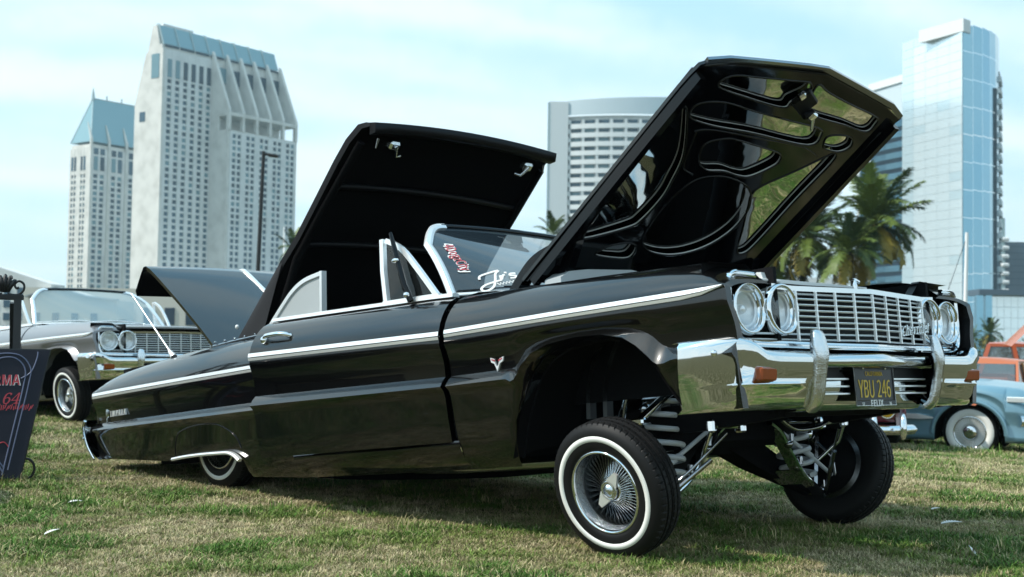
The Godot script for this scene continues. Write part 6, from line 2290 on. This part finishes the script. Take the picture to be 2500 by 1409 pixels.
func build_background_cars() -> void:
	var silver := mat("silver_paint", 0.15, 0.155, 0.17, 0.22, 0.35, 0.6)
	silver.clearcoat_enabled = true
	silver.clearcoat = 1.0
	var cg := glassy("car_glass", 0.12, 0.16, 0.18, 0.45, 0.6)
	var keep: Material = M.windshield_glass
	glassy("windshield_glass", 0.30, 0.42, 0.46, 0.35, 0.6)
	var s := thing("convertible_car", "silver lowrider convertible with its front lifted, parked behind the sign", "car", Vector3(-3.945, 0, -13.82), -0.8077)
	var bt := Transform3D(Basis(Vector3.BACK, 0.062), Vector3(-3.02, -0.112, 0)) * Transform3D(Basis(), Vector3(3.02, 0, 0))
	lowrider(s, bt, silver, {"open": false})
	var cover := MB.new()
	var rows := []
	for q in [[-2.0, 0.98], [-2.05, 1.05], [-2.4, 1.08], [-2.8, 1.05], [-2.95, 0.98]]:
		var row := PackedVector3Array()
		for k in 9:
			var u := k / 4.0 - 1.0
			row.append(B(q[0], u * 0.76, q[1] - 0.05 * pow(absf(u), 4.0)))
		rows.append(row)
	cover.grid(rows, true, true)
	part("top_cover", cover, M.white_trim, s, bt)
	wheel(s, Transform3D(Basis(Vector3.UP, 0.05) * Basis(Vector3.RIGHT, 0.15), Vector3(0.03, 0.285, 0.80)), false)
	wheel(s, Transform3D(Basis(Vector3.UP, PI) * Basis(Vector3.RIGHT, 0.15), Vector3(0.03, 0.285, -0.80)), false)
	wheel(s, Transform3D(Basis(), Vector3(-3.05, 0.285, 0.755)), false)
	wheel(s, Transform3D(Basis(Vector3.UP, PI), Vector3(-3.05, 0.285, -0.755)), false)
	M.windshield_glass = keep
	# unseen dark car added off the left: darkens the black side's reflection, shades grass
	var dark := mat("dark_paint", 0.006, 0.006, 0.008, 0.1, 0.0, 0.5)
	var nb := thing("vintage_car", "unseen dark car added beyond the left edge, mirrored in the black car, its shade on the grass by the board", "car", Vector3(-4.35, 0, -6.55), -0.78)
	plain_car(nb, dark, {"rear": -4.0, "front": 1.0, "width": 0.92, "bottom": 0.2, "top": [[-4.0, 0.85], [-3.0, 0.95], [0.0, 0.95], [0.8, 0.85], [1.0, 0.75]], "axles": [0.2, -2.8], "arch": 0.38, "radius": 0.31})
	cabin(nb, dark, [-2.7, -2.3, -1.2, -0.6], 0.93, 1.40, 0.86, [-2.7, -1.7, -0.6])
	for sd in [1.0, -1.0]:
		road_wheel(nb, Vector3(0.2, 0.31, sd * 0.76), 0.31, 0.8, sd)
		road_wheel(nb, Vector3(-2.8, 0.31, sd * 0.76), 0.31, 0.8, sd)
	# blue car at the right
	var blue := mat("blue_paint", 0.14, 0.28, 0.35, 0.14, 0.3, 0.9)
	blue.clearcoat_enabled = true
	blue.clearcoat = 1.0
	var bx := 6.21
	var bz := -17.0
	var b := thing("vintage_car", "pale blue vintage car with wide white tyres and a chrome side spear", "car", Vector3(bx, ground_y(bx, bz) - 0.07, bz), -0.50)
	plain_car(b, blue, {"rear": -4.3, "front": 0.82, "width": 0.98, "bottom": 0.22, "top": [[-4.3, 0.80], [-3.9, 0.92], [-2.6, 0.96], [-1.0, 0.98], [0.2, 0.94], [0.6, 0.90], [0.82, 0.78]], "axles": [0.0, -3.1], "arch": 0.42, "radius": 0.33})
	cabin(b, blue, [-2.9, -2.4, -1.45, -0.85], 0.95, 1.40, 0.92, [-2.9, -1.9, -0.85])
	for sd in [1.0, -1.0]:
		road_wheel(b, Vector3(0, 0.335, sd * 0.82), 0.335, 0.86, sd)
		road_wheel(b, Vector3(-3.1, 0.335, sd * 0.82), 0.335, 0.86, sd)
		var spear := MB.new()
		spear.sweep(PackedVector3Array([Vector3(-0.43, 0.505, sd * 0.99), Vector3(-0.6, 0.515, sd * 0.99), Vector3(-1.4, 0.53, sd * 0.99), Vector3(-3.4, 0.55, sd * 0.99)]), v2([[-0.012, -0.035], [0.014, -0.03], [0.018, 0.0], [0.014, 0.03], [-0.012, 0.035]]), [0.25, 0.9, 1.0, 1.0], Vector3.UP, false, false)
		part("side_spear", spear, M.bright_trim, b)
		var fl := MB.new()
		var ap := PackedVector3Array()
		for k in 19:
			var a := PI * k / 18.0
			ap.append(Vector3(0.44 * cos(a), 0.31 + 0.415 * sin(a), sd * 0.985))
		fl.sweep(ap, v2([[-0.02, -0.02], [0.02, -0.02], [0.035, 0.0], [0.02, 0.02], [-0.02, 0.02]]), 1.0, Vector3.BACK, false, true, false)
		part("arch_lip", fl, blue, b)
		var lou := MB.new()
		lou.box(Vector3(0.62, 0.76, sd * 0.93), Vector3(0.36, 0.07, 0.03), Basis(), 0.01)
		part("side_vent", lou, M.bright_trim, b)
		var gp := MB.new()
		gp.box(Vector3(-0.87, 0.62, sd * 0.985), Vector3(0.008, 0.66, 0.02))
		part("door_gap", gp, M.undercoat, b)
		var em := MB.new()
		em.ball(Vector3(-0.70, 0.66, sd * 0.985), Vector3(0.05, 0.05, 0.012), 12, 6)
		part("badge", em, M.chrome, b)
	bar_bumper(b, 0.92, 0.50, 0.98, 0.075, [0.62, 0.25, -0.25, -0.62])
	var lower := MB.new()
	lower.box(Vector3(0.70, 0.36, 0), Vector3(0.35, 0.18, 1.75), Basis(), 0.04)
	part("valance", lower, M.dark_chrome, b)
	# maroon car facing the camera, seen under the black car's bumper
	var mar := mat("maroon_paint", 0.10, 0.008, 0.02, 0.15, 0.0, 0.7)
	var mx := 3.50
	var mz := -14.2
	var m := thing("vintage_car", "maroon vintage car with yellow fog lamps, seen under the black car's bumper", "car", Vector3(mx, ground_y(mx, mz), mz), -1.82)
	plain_car(m, mar, {"rear": -4.6, "front": 0.0, "width": 0.86, "bottom": 0.18, "top": [[-4.6, 0.70], [-4.2, 0.86], [-3.2, 0.95], [-1.4, 0.98], [-0.2, 0.85], [0.0, 0.74]], "axles": [-0.75, -3.7], "arch": 0.40, "radius": 0.30})
	cabin(m, mar, [-3.6, -3.0, -2.0, -1.5], 0.95, 1.40, 0.80, [-3.6, -2.5, -1.5])
	for sd in [1.0, -1.0]:
		road_wheel(m, Vector3(-0.75, 0.31, sd * 0.70), 0.31, 0.8, sd)
		road_wheel(m, Vector3(-3.7, 0.31, sd * 0.70), 0.31, 0.8, sd)
		for yy in [0.34, 0.62]:
			var lm := MB.new()
			lm.lathe(v2([[0.0, 0.035], [0.04, 0.03], [0.065, 0.015], [0.07, 0.0]]), Transform3D(Basis(Vector3.UP, PI / 2), Vector3(0.16, 0.40, sd * yy)), 20)
			var fog := part("fog_lamp", lm, M.lamp_yellow, m)
			var lr := MB.new()
			lr.lathe(v2([[0.068, 0.006], [0.078, 0.010], [0.082, 0.0], [0.07, -0.05]]), Transform3D(Basis(Vector3.UP, PI / 2), Vector3(0.16, 0.40, sd * yy)), 20)
			part("lamp_rim", lr, M.chrome, fog)
	bar_bumper(m, 0.24, 0.20, 0.90, 0.055, [0.78, 0.48, 0.18, -0.18, -0.48, -0.78])
	# orange estate car behind the blue one
	var orange := mat("orange_paint", 0.42, 0.115, 0.04, 0.25, 0.0, 0.6)
	var wood := mat("tan_paint", 0.45, 0.22, 0.07, 0.35)
	var ox := 8.05
	var oz := -22.3
	var o := thing("estate_car", "orange estate car with tan rear panels, behind the pale blue car", "car", Vector3(ox, ground_y(ox, oz), oz), -2.09)
	plain_car(o, orange, {"rear": -2.2, "front": 2.5, "width": 0.90, "bottom": 0.25, "top": [[-2.2, 0.9], [-1.0, 0.93], [1.0, 0.93], [2.2, 0.88], [2.5, 0.76]], "axles": [1.7, -1.3], "arch": 0.38, "radius": 0.31})
	cabin(o, orange, [-2.15, -1.95, 0.45, 1.0], 0.93, 1.36, 0.88, [-2.15, -0.62, -0.10, 0.10, 1.0])
	for sd in [1.0, -1.0]:
		road_wheel(o, Vector3(1.7, 0.31, sd * 0.76), 0.31, 0.7, sd)
		road_wheel(o, Vector3(-1.3, 0.31, sd * 0.76), 0.31, 0.7, sd)
		var pn := MB.new()
		pn.box(Vector3(-1.40, 1.14, sd * 0.815), Vector3(1.30, 0.40, 0.03), Basis(Vector3.RIGHT, -sd * 0.2), 0.01)
		pn.box(Vector3(0.0, 1.14, sd * 0.815), Vector3(0.20, 0.42, 0.03), Basis(Vector3.RIGHT, -sd * 0.2), 0.01)
		part("rear_panel", pn, wood, o)
	var seat := MB.new()
	seat.box(Vector3(0.25, 0.85, 0), Vector3(0.25, 0.62, 1.3), Basis(), 0.08)
	part("seat_back", seat, orange, o)
	# red orange pickup with its hood up, further back
	var rust := mat("rust_paint", 0.42, 0.09, 0.035, 0.25, 0.0, 0.6)
	var px := 11.2
	var pz := -27.0
	var p := thing("pickup_truck", "red orange truck with its hood standing open, behind the estate car", "truck", Vector3(px, ground_y(px, pz), pz), -0.35)
	plain_car(p, rust, {"rear": -3.2, "front": 2.0, "width": 0.92, "bottom": 0.3, "top": [[-3.2, 1.05], [0.0, 1.1], [1.6, 1.08], [2.0, 0.95]], "axles": [1.2, -2.0], "arch": 0.42, "radius": 0.35})
	cabin(p, rust, [-1.3, -1.1, -0.1, 0.4], 1.08, 1.72, 0.88, [-1.3, -0.5, 0.4])
	for sd in [1.0, -1.0]:
		road_wheel(p, Vector3(1.2, 0.35, sd * 0.78), 0.35, 0.7, sd)
		road_wheel(p, Vector3(-2.0, 0.35, sd * 0.78), 0.35, 0.7, sd)
	var hd := MB.new()
	var hr := []
	for i in 9:
		var row := PackedVector3Array()
		for k in 9:
			var u := k / 4.0 - 1.0
			row.append(Vector3(1.25 * i / 8.0, 0.05 * (1.0 - u * u) - 0.10 * pow(i / 8.0, 4.0), u * 0.80))
		hr.append(row)
	hd.grid(hr, true)
	part("hood", hd, orange, p, p.transform.affine_inverse() * Transform3D(Basis(Vector3.UP, -0.25) * Basis(Vector3.BACK, 0.80), Vector3(9.85, 0.98, -25.6)))

# ---------------------------------------------------------------- the show board on its easel
func build_sign() -> void:
	var board := mat("board_print", 0.009, 0.010, 0.020, 0.5, 0.0, 0.35)
	mat("pinstripe", 0.10, 0.12, 0.20, 0.5)
	mat("iron", 0.010, 0.010, 0.011, 0.55)
	var t := thing("show_board", "dark pinstriped show board with red lettering leaning on an iron easel", "sign board", Vector3(-3.05, 0, -7.75), 0.30)
	# the board leans back; x to the right, y up along the board
	var lean := Transform3D(Basis(Vector3.RIGHT, -0.22), Vector3(0, 0.02, 0.12))
	var bd := MB.new()
	bd.prism(v2([[-0.95, 0.0], [0.115, 0.0], [0.255, 0.775], [-0.95, 0.775]]), lean, 0.022)
	part("board", bd, board, t)
	var edge := MB.new()
	edge.tube(PackedVector3Array([lean * Vector3(0.117, 0.0, 0.011), lean * Vector3(0.257, 0.777, 0.011), lean * Vector3(-0.95, 0.777, 0.011)]), 0.009, 6)
	part("board_edge", edge, M.iron, t)
	var face := lean * Transform3D(Basis(), Vector3(0, 0, 0.0235))
	text_part("RMA", 0.071, 0.001, M.white_print, t, face * Transform3D(Basis().scaled(Vector3(1, 1.25, 1)), Vector3(0.022, 0.588, 0.0)), "lettering_edge", true)
	text_part("RMA", 0.068, 0.003, M.sign_red, t, face * Transform3D(Basis().scaled(Vector3(1, 1.25, 1)), Vector3(0.020, 0.590, 0.0)), "lettering", true)
	text_part("la 64", 0.092, 0.003, M.sign_red, t, face * Transform3D(Basis(Vector3(1, 0.04, 0), Vector3(0.28, 1, 0), Vector3.BACK), Vector3(0.000, 0.475, 0.0)), "lettering", false, "Droid Serif")
	var fine := MB.new()
	for k in 34:
		var x := -0.19 + 0.0115 * k
		fine.box(face * Vector3(x - 0.02, 0.425 + 0.006 * sin(k * 2.3), 0.001), Vector3(0.005, 0.022 + 0.012 * absf(sin(k * 1.7)), 0.002), face.basis * Basis(Vector3.BACK, -0.3 + 0.2 * sin(k * 1.1)))
	var fn := part("fine_print", fine, M.sign_red, t)
	fn.set_meta("kind", "stuff")
	var fs := MB.new()
	fs.tube(smooth_path(PackedVector3Array([face * Vector3(-0.15, 0.20, 0.001), face * Vector3(-0.09, 0.225, 0.001), face * Vector3(-0.03, 0.20, 0.001), face * Vector3(0.02, 0.215, 0.001), face * Vector3(0.05, 0.185, 0.001)]), 6), 0.0035, 5)
	part("flourish", fs, M.sign_red, t)
	# pinstripes
	for q in [[[0.02, 0.02], [0.07, 0.30], [0.115, 0.55], [0.12, 0.66], [0.06, 0.725], [-0.03, 0.72], [-0.11, 0.66], [-0.16, 0.56]], [[0.05, 0.05], [0.10, 0.32], [0.145, 0.57], [0.15, 0.67], [0.08, 0.745], [-0.05, 0.745], [-0.15, 0.68], [-0.2, 0.55]], [[0.10, 0.60], [0.155, 0.64], [0.185, 0.72], [0.19, 0.765]], [[-0.2, 0.10], [-0.12, 0.13], [-0.03, 0.125], [0.03, 0.06]], [[-0.2, 0.07], [-0.10, 0.105], [-0.02, 0.10], [0.02, 0.04]], [[-0.13, 0.5], [-0.12, 0.64], [-0.08, 0.77]]]:
		var ps := MB.new()
		var pp := PackedVector3Array()
		for e in q:
			pp.append(face * Vector3(e[0], e[1], 0.0005))
		ps.tube(smooth_path(pp, 6), 0.0045, 5)
		part("pinstripe", ps, M.pinstripe, t)
	# easel
	var up := Transform3D(Basis(), Vector3(0.10, -0.13, 0.0))
	var es := MB.new()
	es.sweep(PackedVector3Array([Vector3(-0.02, 0.13, 0.0), Vector3(-0.035, 0.6, -0.08), Vector3(-0.045, 1.24, -0.17)]), v2([[-0.022, -0.012], [0.022, -0.012], [0.022, 0.012], [-0.022, 0.012]]), 1.0, Vector3.BACK, false, false)
	part("easel_post", es, M.iron, t, up)
	es = MB.new()
	es.sweep(PackedVector3Array([Vector3(-0.50, 0.13, 0.0), Vector3(-0.30, 0.7, -0.09), Vector3(-0.20, 1.24, -0.17)]), v2([[-0.02, -0.012], [0.02, -0.012], [0.02, 0.012], [-0.02, 0.012]]), 1.0, Vector3.BACK, false, false)
	part("easel_post", es, M.iron, t, up)
	es = MB.new()
	es.sweep(PackedVector3Array([Vector3(-0.08, 0.13, -0.62), Vector3(-0.075, 0.7, -0.36), Vector3(-0.075, 1.20, -0.19)]), v2([[-0.016, -0.016], [0.016, -0.016], [0.016, 0.016], [-0.016, 0.016]]), 1.0, Vector3.RIGHT, false, false)
	part("easel_leg", es, M.iron, t, up)
	es = MB.new()
	es.box(Vector3(-0.13, 1.235, -0.17), Vector3(0.24, 0.035, 0.03), Basis(), 0.006)
	part("crossbar", es, M.iron, t, up)
	for k in [-1.0, 1.0]:
		es = MB.new()
		es.tube(smooth_path(PackedVector3Array([Vector3(-0.12 + k * 0.015, 1.255, -0.17), Vector3(-0.12 + k * 0.07, 1.25, -0.17), Vector3(-0.12 + k * 0.105, 1.275, -0.17), Vector3(-0.12 + k * 0.108, 1.315, -0.17), Vector3(-0.12 + k * 0.080, 1.335, -0.17), Vector3(-0.12 + k * 0.055, 1.315, -0.17), Vector3(-0.12 + k * 0.065, 1.29, -0.17), Vector3(-0.12 + k * 0.08, 1.297, -0.17)]), 6), 0.007, 8)
		part("scroll", es, M.iron, t, up)
	for k in 5:
		var a := (k - 2) * 0.42
		es = MB.new()
		var tip := Vector3(-0.12 + 0.075 * sin(a), 1.275 + 0.095 * cos(a), -0.17)
		var base := Vector3(-0.12 + 0.01 * (k - 2), 1.265, -0.17)
		es.tube(smooth_path(PackedVector3Array([base, base.lerp(tip, 0.45) + Vector3(0, 0.01, 0.015), tip, tip + Vector3(0.012 * signf(a), -0.014, 0.02)]), 4), [0.006, 0.008, 0.010, 0.012, 0.014, 0.015, 0.014, 0.012, 0.010, 0.008, 0.006, 0.005, 0.003], 8)
		part("leaf", es, M.iron, t, up)
	var ring := MB.new()
	var rp := PackedVector3Array()
	for k in 17:
		var a := lerpf(-1.2, 1.6, k / 16.0)
		rp.append(Vector3(0.145 + 0.05 * cos(a), 0.075 + 0.06 * sin(a), 0.08))
	ring.tube(rp, 0.008, 6)
	part("foot_scroll", ring, M.iron, t)

# ---------------------------------------------------------------- feathers on the grass
func build_litter() -> void:
	mat("feather_white", 0.72, 0.72, 0.70, 0.9)
	for q in [["curled white feather on dry grass in the lower left corner", -1.96, -5.57, 0.065, 0.4, 0.3], ["thin white feather on the grass below the show board", -2.21, -6.6, 0.07, 0.1, 0.1], ["long white feather in the shadow at the lower right", 2.15, -6.28, 0.10, -0.25, 0.1], ["fluffy upright white feather in the lower right corner", 1.94, -5.43, 0.06, 1.9, 0.7], ["tiny white feather just behind the long one at the right", 2.26, -6.85, 0.05, 0.2, 0.1], ["tiny white feather in the shadow between the front wheels", 0.66, -6.0, 0.05, 0.2, 0.1]]:
		var mb := MB.new()
		var n := 22
		var ln: float = q[3]
		var rows := [PackedVector3Array(), PackedVector3Array(), PackedVector3Array()]
		for i in n + 1:
			var u := float(i) / n
			var w := ln * 0.20 * pow(sin(PI * pow(u, 0.7)), 0.8) * (0.75 + 0.25 * sin(i * 2.4 + q[1]))
			var y := 0.008 + ln * 0.06 * sin(u * 2.4)
			rows[0].append(Vector3((u - 0.5) * ln - w * 0.4, y + w * 0.35, w))
			rows[1].append(Vector3((u - 0.5) * ln, y, 0))
			rows[2].append(Vector3((u - 0.5) * ln - w * 0.4, y + w * 0.35, -w))
		mb.grid(rows, true)
		mb.tube(rows[1], 0.0012, 5)
		var xf := Transform3D(Basis(Vector3.UP, q[4]) * Basis(Vector3.BACK, q[5]) * Basis(Vector3.RIGHT, 0.2), Vector3(q[1], ground_y(q[1], q[2]) + 0.016, q[2]))
		tag(part("feather", mb, M.feather_white, self, xf), q[0], "feather", "feathers on the lawn")
